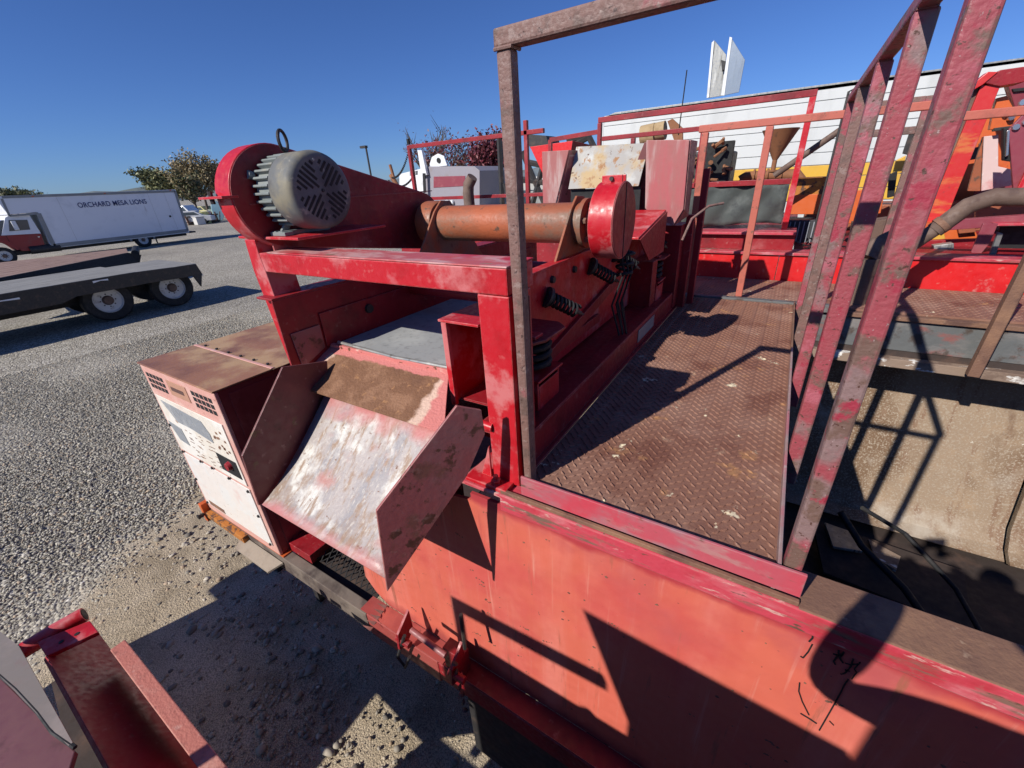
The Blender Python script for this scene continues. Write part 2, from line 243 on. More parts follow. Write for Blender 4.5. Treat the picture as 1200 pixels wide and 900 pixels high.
# ------------------------------------------------------------------ ground
def ground_mat():
    m = bpy.data.materials.new('gravel yard ground'); m.use_nodes = True; n = m.node_tree.nodes; L = m.node_tree.links
    b = n['Principled BSDF']; tc = n.new('ShaderNodeTexCoord')
    sx = n.new('ShaderNodeSeparateXYZ'); L.new(tc.outputs['Object'], sx.inputs[0])
    # distance from the dirt strip beside the machine: gravel where x < -4.2 - 0.75*(y) roughly
    ma = n.new('ShaderNodeMath'); ma.operation = 'MULTIPLY_ADD'; ma.inputs[1].default_value = 0.72; L.new(sx.outputs[1], ma.inputs[0]); L.new(sx.outputs[0], ma.inputs[2])
    nz = n.new('ShaderNodeTexNoise'); nz.inputs['Scale'].default_value = 1.6; nz.inputs['Detail'].default_value = 6; L.new(tc.outputs['Object'], nz.inputs[0])
    mb = n.new('ShaderNodeMath'); mb.operation = 'MULTIPLY_ADD'; mb.inputs[1].default_value = 1.2; L.new(nz.outputs[0], mb.inputs[0]); L.new(ma.outputs[0], mb.inputs[2])
    gr = n.new('ShaderNodeMapRange'); gr.interpolation_type = 'SMOOTHSTEP'; gr.inputs[1].default_value = -3.3; gr.inputs[2].default_value = -3.75; L.new(mb.outputs[0], gr.inputs[0])
    def noise(sc, det=6, r=.6):
        x = n.new('ShaderNodeTexNoise'); x.inputs['Scale'].default_value = sc; x.inputs['Detail'].default_value = det; x.inputs['Roughness'].default_value = r
        L.new(tc.outputs['Object'], x.inputs[0]); return x.outputs[0]
    def ramp(src, stops):
        x = n.new('ShaderNodeValToRGB'); e = x.color_ramp.elements
        while len(e) < len(stops): e.new(.5)
        for el, (p, c) in zip(e, stops): el.position = p; el.color = (*c, 1)
        L.new(src, x.inputs[0]); return x.outputs[0]
    dirt = ramp(noise(3.2, 9), [(.32, (.37, .295, .20)), (.5, (.52, .425, .30)), (.68, (.60, .50, .37))])
    grit = ramp(noise(140, 3), [(.38, (.55, .55, .55)), (.5, (1, 1, 1)), (.64, (1.35, 1.33, 1.3))])
    mx = n.new('ShaderNodeMix'); mx.data_type = 'RGBA'; mx.blend_type = 'MULTIPLY'; mx.inputs[0].default_value = 1; L.new(dirt, mx.inputs[6]); L.new(grit, mx.inputs[7])
    vo = n.new('ShaderNodeTexVoronoi'); vo.inputs['Scale'].default_value = 34; L.new(tc.outputs['Object'], vo.inputs[0])
    sc = n.new('ShaderNodeSeparateColor'); L.new(vo.outputs['Color'], sc.inputs[0])
    stone = ramp(sc.outputs[0], [(0, (.18, .16, .135)), (.35, (.30, .275, .235)), (.65, (.40, .37, .31)), (.9, (.52, .485, .42)), (1, (.62, .59, .55))])
    big = ramp(noise(.25, 5), [(.35, (.80, .79, .78)), (.65, (1.12, 1.1, 1.06))])
    ms = n.new('ShaderNodeMix'); ms.data_type = 'RGBA'; ms.blend_type = 'MULTIPLY'; ms.inputs[0].default_value = 1; L.new(stone, ms.inputs[6]); L.new(big, ms.inputs[7])
    mz = n.new('ShaderNodeMix'); mz.data_type = 'RGBA'; L.new(gr.outputs[0], mz.inputs[0]); L.new(mx.outputs[2], mz.inputs[6]); L.new(ms.outputs[2], mz.inputs[7])
    L.new(mz.outputs[2], b.inputs['Base Color']); b.inputs['Roughness'].default_value = .9; b.inputs['Specular IOR Level'].default_value = .2
    bp = n.new('ShaderNodeBump'); bp.inputs['Strength'].default_value = .9; bp.inputs['Distance'].default_value = .02
    inv = n.new('ShaderNodeMath'); inv.operation = 'MULTIPLY'; inv.inputs[1].default_value = -1.0; L.new(vo.outputs['Distance'], inv.inputs[0])
    m3 = n.new('ShaderNodeMix'); L.new(gr.outputs[0], m3.inputs[0]); L.new(noise(90, 8), m3.inputs[2]); L.new(inv.outputs[0], m3.inputs[3])
    L.new(m3.outputs[0], bp.inputs['Height']); L.new(bp.outputs[0], b.inputs['Normal'])
    return m
g = MB(); N = 40
xs = sorted(set([-3000, -800, -200, -60] + [round(-20 + i * .5, 2) for i in range(60)] + [20, 60, 200, 800, 3000]))
ys = sorted(set([-400, -60, -10] + [round(-4 + i * .5, 2) for i in range(60)] + [40, 80, 200, 800, 3000]))
for yv in ys:
    for xv in xs: g.v.append(Vector((xv, yv, G + .012 * math.sin(xv * 1.3) * math.cos(yv * 1.7))))
nx = len(xs)
g.f = [[j * nx + i, j * nx + i + 1, (j + 1) * nx + i + 1, (j + 1) * nx + i] for j in range(len(ys) - 1) for i in range(nx - 1)]
gnd = g.build('ground', ground_mat(), kind='structure', smooth=True)

# loose stones: real pieces lying on the yard (one mesh, nobody could count them)
def in_zone(x, y):   # gravel side test like the ground material's
    return x + .72 * y
def stones(name, pts, sizes, cols, flat=.55, label=None):
    bm = bmesh.new(); bmesh.ops.create_icosphere(bm, subdivisions=1, radius=1)
    tv = np.array([v.co[:] for v in bm.verts]); tf = np.array([[v.index for v in f.verts] for f in bm.faces]); bm.free()
    n = len(pts); k = len(tv)
    jit = rng.uniform(.72, 1.22, (n, k, 1)); V = tv[None] * jit
    V *= (sizes[:, None] * rng.uniform(.7, 1.35, (n, 3)))[:, None, :]
    V[:, :, 2] *= flat
    a = rng.uniform(0, 6.28, n); ca, sa = np.cos(a), np.sin(a)
    X = V[:, :, 0] * ca[:, None] - V[:, :, 1] * sa[:, None]; Y = V[:, :, 0] * sa[:, None] + V[:, :, 1] * ca[:, None]
    tl = rng.normal(0, .35, n); Z = V[:, :, 2] + X * tl[:, None] * .6
    V = np.stack([X, Y, Z], -1) + pts[:, None, :]
    me = bpy.data.meshes.new(name); nf = len(tf)
    fi = (tf[None] + (np.arange(n) * k)[:, None, None]).reshape(-1)
    me.vertices.add(n * k); me.vertices.foreach_set('co', V.reshape(-1)); me.loops.add(len(fi)); me.loops.foreach_set('vertex_index', fi)
    me.polygons.add(n * nf); me.polygons.foreach_set('loop_start', np.arange(n * nf) * 3)
    try: me.polygons.foreach_set('loop_total', np.full(n * nf, 3))
    except Exception: pass
    me.update(calc_edges=True); me.validate()
    at_ = me.color_attributes.new('tint', 'FLOAT_COLOR', 'POINT')
    cc = np.concatenate([np.repeat(cols, k, 0), np.ones((n * k, 1))], 1); at_.data.foreach_set('color', cc.reshape(-1))
    me.materials.append(mat('stone', (1, 1, 1), rough=.8, attr='tint', spec=.3)); o = bpy.data.objects.new(name, me); COL.objects.link(o)
    o['kind'] = 'stuff'; o['label'] = label or name; o['category'] = 'gravel'; return o
def pal(n, warm=.3):
    base = np.array([(.28, .27, .25), (.37, .355, .33), (.15, .145, .14), (.21, .195, .175), (.46, .44, .40), (.33, .26, .20), (.12, .12, .125)])
    p = np.array([.24, .20, .14, .16, .10, .09, .07])
    c = base[rng.choice(len(base), n, p=p)]; c = c * .8 + .2 * np.array([.29, .28, .25]); return c * rng.uniform(.85, 1.15, (n, 1))
P_ = []; n = 125000
r_ = rng.uniform(0, 1, n) ** .55
x = -3.2 - 8.6 * r_ * 1.0; y = -1.2 + rng.uniform(0, 1, n) * (1.7 + (-x - 3.2) * .95)
kx = in_zone(x, y) + rng.normal(0, .13, n) + .25 * np.sin(x * 2.1) * np.cos(y * 3.1) < -4.02
x, y = x[kx], y[kx]
stones('gravel', np.stack([x, y, np.full(len(x), G + .006)], 1), rng.uniform(.0065, .0145, len(x)) * (1 + .5 * (rng.uniform(0, 1, len(x)) > .93)), pal(len(x)) * np.array([1.34, 1.28, 1.14]), label='loose grey gravel spread over the yard')
n = 26000
x = rng.uniform(-5.6, -.4, n); y = rng.uniform(-1.0, 1.6, n); kx = (in_zone(x, y) > -4.3)
cl = np.sin(x * 3.1 + 1) * np.sin(y * 4.3) + rng.normal(0, .6, n) > .55
x, y = x[kx & cl], y[kx & cl]
cc = pal(len(x)) * np.array([1.35, 1.2, 1.0])
stones('scattered_pebbles', np.stack([x, y, np.full(len(x), G + .002)], 1), np.exp(rng.normal(-5.15, .5, len(x))), cc, label='scattered pebbles on the sandy dirt beside the trailer')
n = 420
cx = rng.choice([0, 1, 2, 3], n); ctr = np.array([(-3.0, .42), (-2.35, .55), (-1.35, .35), (-3.9, .7)])[cx]
pp = ctr + rng.normal(0, [.30, .20], (n, 2)); 
stones('river_pebbles', np.column_stack([pp, np.full(n, G + .006)]), np.exp(rng.normal(-4.25, .35, n)), pal(n) * np.array([1.15, 1.05, .92]), label='larger rounded pebbles in patches on the dirt')

# ------------------------------------------------------------------ mud tank
T = thing('mud_tank', 'long orange red open mud tank under the walkway, faded and scratched', 'tank', (-.5, .83, G))
FY = .83
wall = [(-1.50, FY, -1.66), (-1.52, FY, -1.80), (-1.46, FY, -1.88), (-1.38, FY, -1.935), (3.4, FY, -1.935), (3.4, FY, -.93), (-.735, FY, -.93), (-.735, FY, -.96), (-1.50, FY, -1.10)]
MB().prism(wall, (0, .012, 0)).build('front_wall', M_tank, T)
cap_box('sill_flange', M_band, T, -.605, 3.4, .815, FY + .004, -.937, -.8725, bevel=.004, label='scuffed pink red flange under the walkway edge')
cap_box('sill_top', M_rust, T, .176, 3.4, .8165, .935, -.885, -.8705, bevel=.003)
cap_box('sill_top', M_band, T, -.76, .174, .8165, .935, -.888, -.8745, bevel=.003)
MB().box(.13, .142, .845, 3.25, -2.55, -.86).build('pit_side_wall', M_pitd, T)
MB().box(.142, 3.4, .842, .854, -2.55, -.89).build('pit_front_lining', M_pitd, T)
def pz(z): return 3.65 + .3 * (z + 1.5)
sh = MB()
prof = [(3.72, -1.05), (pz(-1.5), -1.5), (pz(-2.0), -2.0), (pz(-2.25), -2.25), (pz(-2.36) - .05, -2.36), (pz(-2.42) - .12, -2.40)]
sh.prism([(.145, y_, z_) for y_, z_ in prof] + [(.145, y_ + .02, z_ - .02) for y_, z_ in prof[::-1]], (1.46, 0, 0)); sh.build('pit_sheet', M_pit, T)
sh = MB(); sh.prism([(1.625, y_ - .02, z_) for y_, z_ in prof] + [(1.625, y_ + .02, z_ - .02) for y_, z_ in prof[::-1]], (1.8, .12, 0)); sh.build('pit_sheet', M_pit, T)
MB().box(.142, 3.4, .854, 3.5, -2.56, -2.5).build('pit_floor', M_pitd, T)  # dark floor colour stands in for the shadow low in the pit
# weld flakes / debris shelf in the pit
MB().prism([(.55, 3.05, -2.36), (1.35, 3.0, -2.38), (1.3, 2.55, -2.42), (.62, 2.62, -2.42)], (0, 0, .02)).build('floor_scrap', M_pitd, T)
MB().prism([(.62, 3.02, -2.335), (.80, 3.0, -2.335), (.82, 2.84, -2.34), (.66, 2.80, -2.34)], (0, 0, .02)).build('floor_scrap', M_galv, T, bevel=.002)
MB().prism([(.86, 2.98, -2.335), (1.02, 2.9, -2.335), (.98, 2.76, -2.34), (.88, 2.82, -2.34)], (0, 0, .02)).build('floor_scrap', M_splat, T, bevel=.002)
rd_ = random.Random(21); CPS = MB()
for _ in range(150):                                       # chips through the paint, some in short strings
    cx_, cz_ = rd_.uniform(-1.4, .9), rd_.uniform(-1.85, -.98)
    for j in range(rd_.choice([1, 1, 1, 2, 4])):
        r0 = rd_.uniform(.0015, .0045); k_ = rd_.randint(5, 8); cx_ += rd_.uniform(.006, .014); cz_ += rd_.uniform(-.006, .006)
        CPS.prism([(cx_ + r0 * rd_.uniform(.6, 1.6) * math.cos(6.283 * q / k_), .8285, cz_ + r0 * rd_.uniform(.5, 1.1) * math.sin(6.283 * q / k_)) for q in range(k_)], (0, .0012, 0))
CPS.build('paint_chip', M_rust, T, kind='stuff')
# lower trailer frame
FR = thing('trailer_frame', 'dusty steel trailer frame rail along the bottom of the red tank', 'trailer frame', (-1.0, .78, G))
cap_box('frame_rail', mat('dusty frame rail', (.12, .09, .075), [((.20, .16, .13), 3, .45, .6), ((.07, .05, .045), 6, .5, .7)], rough=.85, bump=.2), FR, -3.25, -1.46, .74, .80, -2.07, -1.95, bevel=.004)
cap_box('frame_rail', M_tank, FR, -1.458, -.98, .742, .80, -2.10, -1.948, bevel=.004, label='orange red painted end of the frame rail')
cap_box('frame_rail', M_red2, FR, -.978, 3.4, .742, .80, -2.07, -1.948, bevel=.004)
cap_box('ledge_plate', M_tank, FR, -1.50, -.95, .745, .829, -1.944, -1.938, bevel=0)
cap_box('ledge_plate', M_red2, FR, -.945, 3.4, .745, .829, -1.944, -1.938, bevel=0)
cap_box('grate_shade_pan', M_pitd, FR, -2.2, -1.52, .805, 2.88, -2.0, -1.99, bevel=0)  # dark sheet added so the grate above reads as shaded
for xx in (-2.9, -2.1, -.3): cap_box('cross_member', M_dark, FR, xx, xx + .08, .802, 2.89, -2.06, -1.97, bevel=0)
MB().box(-3.2, .1, 2.9, 3.0, -2.07, -1.95).build('frame_rail', M_dark, FR)
cap_box('hollow_shade_plate', M_dark, FR, -.86, 3.4, .775, .80, -2.62, -2.072, bevel=0)  # dark sheet standing in for the shaded hollow under the tank
# axle and wheels of the machine's own trailer, in the shade
for xx in (.9, 2.1):
    wh = MB().lathe([(-.12, .30), (-.12, .46), (-.09, .5), (.09, .5), (.12, .46), (.12, .30)], (xx, 1.05, G + .5), (0, 1, 0), 28).build('wheel', M_rubber, FR, smooth=True)
    MB().lathe([(-.125, .06), (-.10, .27), (-.10, .30), (.1, .30)], (xx, 1.05, G + .5), (0, 1, 0), 24).build('rim', M_dark, wh, smooth=True)
# expanded metal grate between the generator and the tank
GT = MB(); nxg, nyg = 17, 20
for i in range(nxg):
    for j in range(nyg):
        cx_, cy_ = -2.18 + i * .043 + (.0215 if j % 2 else 0), .83 + j * .036
        a_ = [Vector((cx_ - .0215, cy_, -1.935)), Vector((cx_, cy_ + .036, -1.928)), Vector((cx_ + .0215, cy_, -1.935))]
        GT.bar(a_[0], a_[1], .006, .004); GT.bar(a_[1], a_[2], .006, .004)
go = GT.build('expanded_metal_grate', M_dark); tag(go, 'rusty expanded metal grate between the generator cabinet and the tank', 'grate')  # dark steel colour carries the shade over the grate
TE = MB()
for i in range(6):
    y0 = .80 + i * .0; xx = -1.52 + i * .018
    p = at(437 + i * 4.2, 735 - i * 6.4, Z=-1.93)
    TE.add([p, p + Vector((-.035, -.03, .03)), p + Vector((.006, -.022, .004)), p + Vector((0, 0, -.008))], [(0, 1, 2), (0, 2, 3), (0, 3, 1), (1, 3, 2)])
TE.build('cut_mesh_edge', M_galv, go, kind=None)

# door latch at the foot of the tank
LT = thing('gate_latch', 'red hinged gate latch with a steel rod at the foot of the tank', 'latch', (-1.0, .74, -2.0))
def P2(px, py, Y=.72): return at(px, py, Y=Y)
a_, b_ = P2(482, 738, .70), P2(522, 768, .70)
MB().tube([a_, b_], .013, 10).build('rod', M_cheek, LT, smooth=True)
def bracket(px, py, k=1):
    m_ = MB(); c = P2(px, py, .72)
    m_.prism([c + Vector((-.012, .05, .10)), c + Vector((-.012, -.035, .03)), c + Vector((-.012, -.045, -.06)), c + Vector((-.012, -.005, -.08)), c + Vector((-.012, .05, -.03))], (.014, 0, 0))
    m_.tube([c + Vector((-.03, -.02, -.02)), c + Vector((.05, -.02, -.02))], .017, 8)
    return m_.build('bracket', M_red2, LT, bevel=.002)
bracket(474, 742); bracket(536, 782)
MB().tube([P2(474, 745, .69), P2(466, 770, .69), P2(475, 782, .70), P2(480, 770, .70)], .008, 6).build('pin', M_dark, LT, smooth=True)
ch = MB()
for i in range(7):
    c = P2(533 + i * 2.0, 778 + i * 9, .70); ch.lathe([(-.006, .006), (0, .014), (.006, .006)], c, (i % 2, .4, 1 - i % 2), 8)
ch.build('chain', M_dark, LT, kind='stuff')
MB().tube([P2(545, 760, .72), P2(540, 720, .74)], .008, 6).build('stay', M_dark, LT)
MB().box(-.93, -.83, .745, .80, -1.93, -1.80).build('hasp', M_red2, LT, bevel=.003)
# scribbled marks on the tank face
SC = MB()
def stroke(pts, wd=.0035, y=FY - .002):
    q = [at(px, py, Y=y) for px, py in pts]
    for i in range(len(q) - 1): SC.bar(q[i], q[i + 1], .0015, wd, up=(q[i + 1] - q[i]).cross(Vector((0, 1, 0))))
for st in [[(976, 766), (981, 768), (988, 767)], [(983, 762), (982, 768), (977, 775), (979, 779)], [(989, 764), (984, 771), (988, 777)],
           [(990, 777), (996, 779), (1006, 778)], [(1000, 772), (997, 781), (990, 789), (985, 790)], [(1008, 776), (1001, 784), (1004, 788), (998, 796)], [(990, 785), (996, 787)],
           [(994, 796), (989, 803), (985, 812), (975, 830), (960, 856)], [(937, 800), (936, 810), (940, 822), (948, 838)], [(938, 836), (948, 842), (957, 848)],
           [(953, 738), (952, 748), (948, 752)], [(952, 755), (947, 764), (941, 771), (938, 769)], [(972, 845), (977, 850)]]:
    stroke(st, .0022 + .0012 * ((st[0][0] * 7) % 3) / 2)
SC.build('scribble', M_black, T, kind='stuff')

# ------------------------------------------------------------------ walkway
W = thing('walkway_platform', 'rusty diamond tread walkway with pink toe plate on the tank top', 'walkway', (-.2, 2.0, -.87))
cap_box('deck_plate', M_deck, W, -.535, .122, .86, 3.2, -.833, -.825, bevel=0)
tb = MB(); ph = 0
yy = .875; row = 0
while yy < 3.18:
    xx = -.52 + (.017 if row % 2 else 0)
    while xx < .115:
        k_ = int(round((xx + .52) / .034 + row)) % 2
        a = R(38 if k_ else 142)
        c, s_ = math.cos(a) * .0122, math.sin(a) * .0122
        n_ = Vector((-s_, c, 0)).normalized() * .0044
        p = Vector((xx, yy, -.8252)); d = Vector((c, s_, 0)); t_ = Vector((0, 0, .0045))
        tb.add([p - d, p + n_, p + d, p - n_, p - d * .55 + n_ * .15 + t_, p + d * .55 + n_ * .15 + t_, p + d * .55 - n_ * .15 + t_, p - d * .55 - n_ * .15 + t_],
               [(0, 4, 5, 1), (1, 5, 2), (2, 5, 6), (2, 6, 3), (3, 6, 7), (0, 3, 7), (0, 7, 4), (4, 7, 6, 5)])
        xx += .034
    yy += .0178; row += 1
tb.build('tread_bar', M_deck, W, kind='stuff')
cap_box('toe_plate', M_toe, W, -.535, .176, .833, .841, -.858, -.79, bevel=.002)
cap_box('toe_ledge', M_rust, W, -.605, .176, .821, .8325, -.874, -.860, bevel=.002)
cap_box('rim_angle', mat('worn rim angle', (.36, .24, .23), [((.46, .16, .18), 5, .5, .65), ((.52, .45, .42), 9, .55, .7), ((.15, .08, .06), 20, .6, .7)], rough=.5, bump=.1, wear=((.5, .45, .42), .003)), W, .122, .130, .843, 2.30, -.90, -.800, bevel=.002)
cap_box('rim_angle', M_rust, W, .122, .130, 2.303, 3.2, -.90, -.805, bevel=.002)
cap_box('end_lip', M_slate, W, -.60, .40, 3.2, 3.25, -.86, -.812, bevel=.004)

# ------------------------------------------------------------------ guard rails
GR = thing('front_guard_rail', 'near guard rail frame of weathered square tube across the front of the walkway', 'guard rail', (-.53, .87, -.79))
MB().add([(-.531, .848, -.86), (-.508, .850, -.86), (-.508, .885, -.86), (-.531, .885, -.86), (-.549, .852, .228), (-.515, .852, .228), (-.515, .882, .228), (-.549, .882, .228)], [(0, 3, 2, 1), (4, 5, 6, 7), (0, 1, 5, 4), (1, 2, 6, 5), (2, 3, 7, 6), (3, 0, 4, 7)]).build('post', M_rail_b, GR, bevel=.005)
cap_box('top_rail', M_rail_b, GR, -.553, .132, .850, .884, .2295, .262, bevel=.005)
MB().tube([(-.551, .850, .2285), (-.513, .850, .2285), (-.512, .883, .2285)], .0035, 6).build('weld_bead', M_rail_b, GR, smooth=True)
SR = thing('side_guard_rail', 'pink faded side guard rail with upright bars along the right of the walkway', 'guard rail', (.15, 2, -.9))
cap_box('top_rail', M_rail, SR, .134, .172, .850, 3.14, .2645, .300, bevel=.005)
for i, yv in enumerate((.875, 1.375, 1.94, 2.51, 3.09)):
    cap_box('post', M_rail if i != 3 else M_rail_b, SR, .1342, .1685 + .006 * (i > 0), yv - .019, yv + .019, -.93, .2635, bevel=.005)
    MB().tube([(.135, yv - .019, .264), (.170, yv - .019, .264)], .0035, 6).build('weld_bead', M_rail, SR, smooth=True)
FG = thing('far_guard_rail', 'salmon painted guard rail at the far end of the walkway', 'guard rail', (-.2, 3.27, -.81))
cap_box('top_rail', M_rail_s, FG, -.60, .52, 3.25, 3.29, .205, .245, bevel=.004)
for xv in (-.58, -.225): cap_box('post', M_rail_s, FG, xv, xv + .04, 3.25, 3.29, -.812, .2035, bevel=.004)
FG2 = thing('crosswalk_guard_rail', 'salmon guard rail beside the big pink upright at right', 'guard rail', (.7, 3.3, -.82))
p0, p1 = at(1108, 152, Y=3.3), at(1108, 152, Y=3.3)
cap_box('top_rail', M_rail_s, FG2, p0.x - .02, 2.4, 3.28, 3.32, .145, .185, bevel=.004)
cap_box('post', M_rail_s, FG2, p0.x - .02, p0.x + .02, 3.28, 3.32, -.85, .1435, bevel=.004)
FG3 = thing('rear_guard_rail', 'two bar brown guard rail in front of the white trailer, behind the pink uprights', 'guard rail', (.6, 4.6, -.6))
cap_box('top_rail', M_rail_b, FG3, .30, .66, 4.6, 4.65, .33, .38, bevel=.004)
cap_box('mid_rail', M_rail_b, FG3, .30, .66, 4.6, 4.65, .145, .195, bevel=.004)
for xv in (.25, .66): cap_box('post', M_rail_b, FG3, xv, xv + .05, 4.6, 4.65, -.6, .379, bevel=.004)
BR = MB(); BR.bar(at(1139, 440, Y=3.12), at(1216, 288, Y=3.12), .05, .05); BR.bar(at(1146, 438, Y=3.15), at(1222, 290, Y=3.15), .012, .06)
tag(BR.build('diagonal_brace', M_rust, bevel=.003), 'rusty diagonal angle iron brace leaning over the crosswalk at right', 'brace')

# ------------------------------------------------------------------ crosswalk and second tank
CW = thing('crosswalk', 'tread plate crosswalk with slate grey edge beam beyond the open pit', 'walkway', (1, 3.6, -.87))
cap_box('deck_plate', M_deck, CW, -.60, 3.4, 3.252, 3.94, -.845, -.832, bevel=0)
cap_box('edge_beam', M_slate, CW, .14, 3.4, 3.23, 3.25, -1.06, -.875, bevel=.003)
cap_box('slit_light_stop', M_pitd, CW, .145, 3.4, 3.235, 3.30, -1.16, -1.0605, bevel=0)  # added to stop light through the slits below the edge beam
cap_box('splatter_ledge', M_splat, CW, .14, 3.4, 3.18, 3.25, -1.155, -1.10, bevel=.004)
cap_box('edge_angle', M_rust, CW, .402, 3.4, 3.205, 3.251, -.872, -.845, bevel=.003)
tb = MB(); yy = 3.27; row = 0
while yy < 3.93:
    xx = -.5 + (.02 if row % 2 else 0)
    while xx < 2.4:
        a = R(35 if (int(round(xx / .04)) + row) % 2 else 145); d = Vector((math.cos(a), math.sin(a), 0)) * .014; n_ = Vector((-d.y, d.x, 0)).normalized() * .004; p = Vector((xx, yy, -.832)); t_ = Vector((0, 0, .004))
        tb.add([p - d, p + n_, p + d, p - n_, p + t_], [(0, 1, 4), (1, 2, 4), (2, 3, 4), (3, 0, 4)]); xx += .04
    yy += .024; row += 1
tb.build('tread_bar', M_deck, CW, kind='stuff')
T2 = thing('rear_tank', 'bright red tank wall standing behind the crosswalk', 'tank', (1, 4.1, G))
M_brt = mat('bright red tank paint', (.66, .018, .02), [((.56, .012, .015), 3, .5, .7), ((.56, .20, .18), 7, .64, .76), ((.30, .12, .08), 30, .71, .75)], rough=.4, bump=.04, wear=((.6, .3, .25), .004))
for xa, xb in ((-.9, -.02), (-.016, .60), (.604, 1.42), (1.424, 3.4)):
    cap_box('wall_panel', M_brt, T2, xa, xb, 3.95, 3.97, -1.02, -.64, bevel=.002)
cap_box('top_flange', M_band, T2, -.9, 3.4, 3.93, 4.12, -.638, -.618, bevel=.003)
cap_box('upper_step', M_red2, T2, -1.6, .06, 4.05, 4.07, -.617, -.50, bevel=.002)
cap_box('upper_flange', M_band, T2, -1.6, .06, 4.0, 4.3, -.498, -.478, bevel=.003)
cap_box('lower_body', M_dark, T2, -1.6, 3.4, 4.0, 6.2, G + .5, -1.03, bevel=0)
cap_box('roof_plate', M_red2, T2, .07, 3.4, 4.13, 6.0, -.66, -.63, bevel=0)
cap_box('rear_housing', M_orange, T2, .12, 3.4, 5.5, 6.0, -.629, -.40, bevel=.01)
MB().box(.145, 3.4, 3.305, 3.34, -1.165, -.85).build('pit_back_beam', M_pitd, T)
cap_box('left_roof_plate', M_red2, T2, -4.4, .06, 4.31, 6.0, -.54, -.50, bevel=0)
cap_box('left_wall', M_red2, T2, -4.4, -1.61, 4.2, 4.24, G + .5, -.50, bevel=0)
PF = thing('canvas_guard_panel', 'red rail frame with a dark grey canvas screen laced under it', 'guard panel', (-.4, 4.2, -.5))
cap_box('top_rail', M_red2, PF, -1.64, -.006, 4.18, 4.22, .42, .462, bevel=.003)
cap_box('mid_rail', M_red2, PF, -1.60, -.05, 4.18, 4.22, .275, .31, bevel=.003)
cap_box('lower_rail', M_red2, PF, -.82, -.05, 4.18, 4.22, -.145, -.105, bevel=.003)
for xv, z0, z1 in ((-1.645, 0, .418), (-.755, -.14, .274), (-1.33, 0, .274)): cap_box('post', M_red2, PF, xv, xv + .035, 4.18, 4.22, z0, z1, bevel=.003)
cap_box('post', M_red, PF, -.048, -.006, 4.18, 4.225, -.58, .418, bevel=.003)
cv = MB(); nX, nZ = 24, 10
for j in range(nZ + 1):
    for i in range(nX + 1):
        u, v = i / nX, j / nZ
        cv.v.append(Vector((-.83 + u * .775, 4.20 + .02 * math.sin(u * 9 + v * 3) + .012 * math.sin(u * 23 - v * 7), -.44 - .012 * math.sin(u * 6) * (1 - v) + v * .295)))
cv.f = [[j * (nX + 1) + i, j * (nX + 1) + i + 1, (j + 1) * (nX + 1) + i + 1, (j + 1) * (nX + 1) + i] for j in range(nZ) for i in range(nX)]
o = cv.build('canvas_sheet', M_canvas, PF, smooth=True); sm = o.modifiers.new('solid', 'SOLIDIFY'); sm.thickness = .006
# ------------------------------------------------------------------ shale shaker
SH = thing('shale_shaker', 'red vibrating shale shaker with sloped discharge chute and grey screen', 'shaker', (-1.2, 1.6, -.87))
# portal frame over the discharge end
cap_box('portal_beam', M_red, SH, -1.722, -.564, .868, 1.0, -.262, -.193, bevel=.004)
cap_box('beam_top_plate', M_chalk, SH, -1.60, -.562, .866, 1.002, -.1928, -.188, bevel=.002, label='chalky worn top plate of the portal beam')
cap_box('portal_post', M_red, SH, -.662, -.5635, .87, .985, -.868, -.2635, bevel=.004)
MB().prism([(-1.724, .8655, -.146), (-1.655, .8655, -.146), (-1.655, .8655, -.192), (-1.645, .8655, -.2615), (-1.600, .8655, -.74), (-1.664, .8655, -.74), (-1.728, .8655, -.262)], (0, .115, 0)).build('portal_post', M_red, SH, bevel=.003)
cap_box('gap_light_stop', M_red2, SH, -.563, -.517, .893, .897, -.86, -.262, bevel=0)  # hidden plate added to close a lit sliver in the walkway shadow
FT = cap_box('post_foot', M_red, SH, -.742, -.585, .822, .99, -.873, -.858, bevel=.003)
MB().prism([(-.700, .86, -.857), (-.664, .86, -.857), (-.664, .86, -.74)], (0, .008, 0)).build('gusset', M_red, FT)
MB().lathe([(0, .016), (.012, .016), (.012, .009), (.028, .008)], (-.635, .845, -.858), (0, 0, 1), 6).build('bolt', M_red, FT)
MB().tube([at(548, 491, Y=.86), at(577, 501, Y=.87)], .0145, 12).build('pin', M_red, SH, smooth=True)
# basket side walls
BL = MB(); BL.box(-1.605, -1.597, .83, 2.9, -.655, -.362); BL.box(-1.70, -1.597, .83, 2.9, -.3615, -.353)
BL.build('basket_wall', M_red2, SH, bevel=.002)
cap_box('wear_plate', M_red2, SH, -1.5965, -1.588, 1.0, 2.8, -.60, -.455, bevel=.002)
MB().prism([(-1.5965, .86, -.50), (-1.5965, .99, -.50), (-1.5965, .99, -.60), (-1.5965, .87, -.65)], (.006, 0, 0)).build('wear_plate', M_cheek, SH, bevel=.001)
for yv in (1.25, 1.7, 2.15): MB().lathe([(0, .022), (.012, .020)], (-1.588, yv, -.50), (1, 0, 0), 12).build('bolt', M_dark, SH)
BRW = MB(); BRW.box(-.900, -.892, .975, 2.9, -.70, -.398); BRW.box(-.902, -.742, .965, 2.9, -.3965, -.388); BRW.box(-.892, -.872, .968, .985, -.70, -.3975)
BRW.build('basket_wall', M_red, SH, bevel=.002)
OW = cap_box('side_wall', M_red, SH, -.738, -.722, 1.02, 3.02, -.70, -.30, bevel=.003)
cap_box('wall_cap', M_red, SH, -.762, -.716, 1.02, 3.02, -.2995, -.291, bevel=.002)
MB().box(-.871, -.74, 1.0, 2.9, -.69, -.682).build('bottom_pan', M_red2, SH)
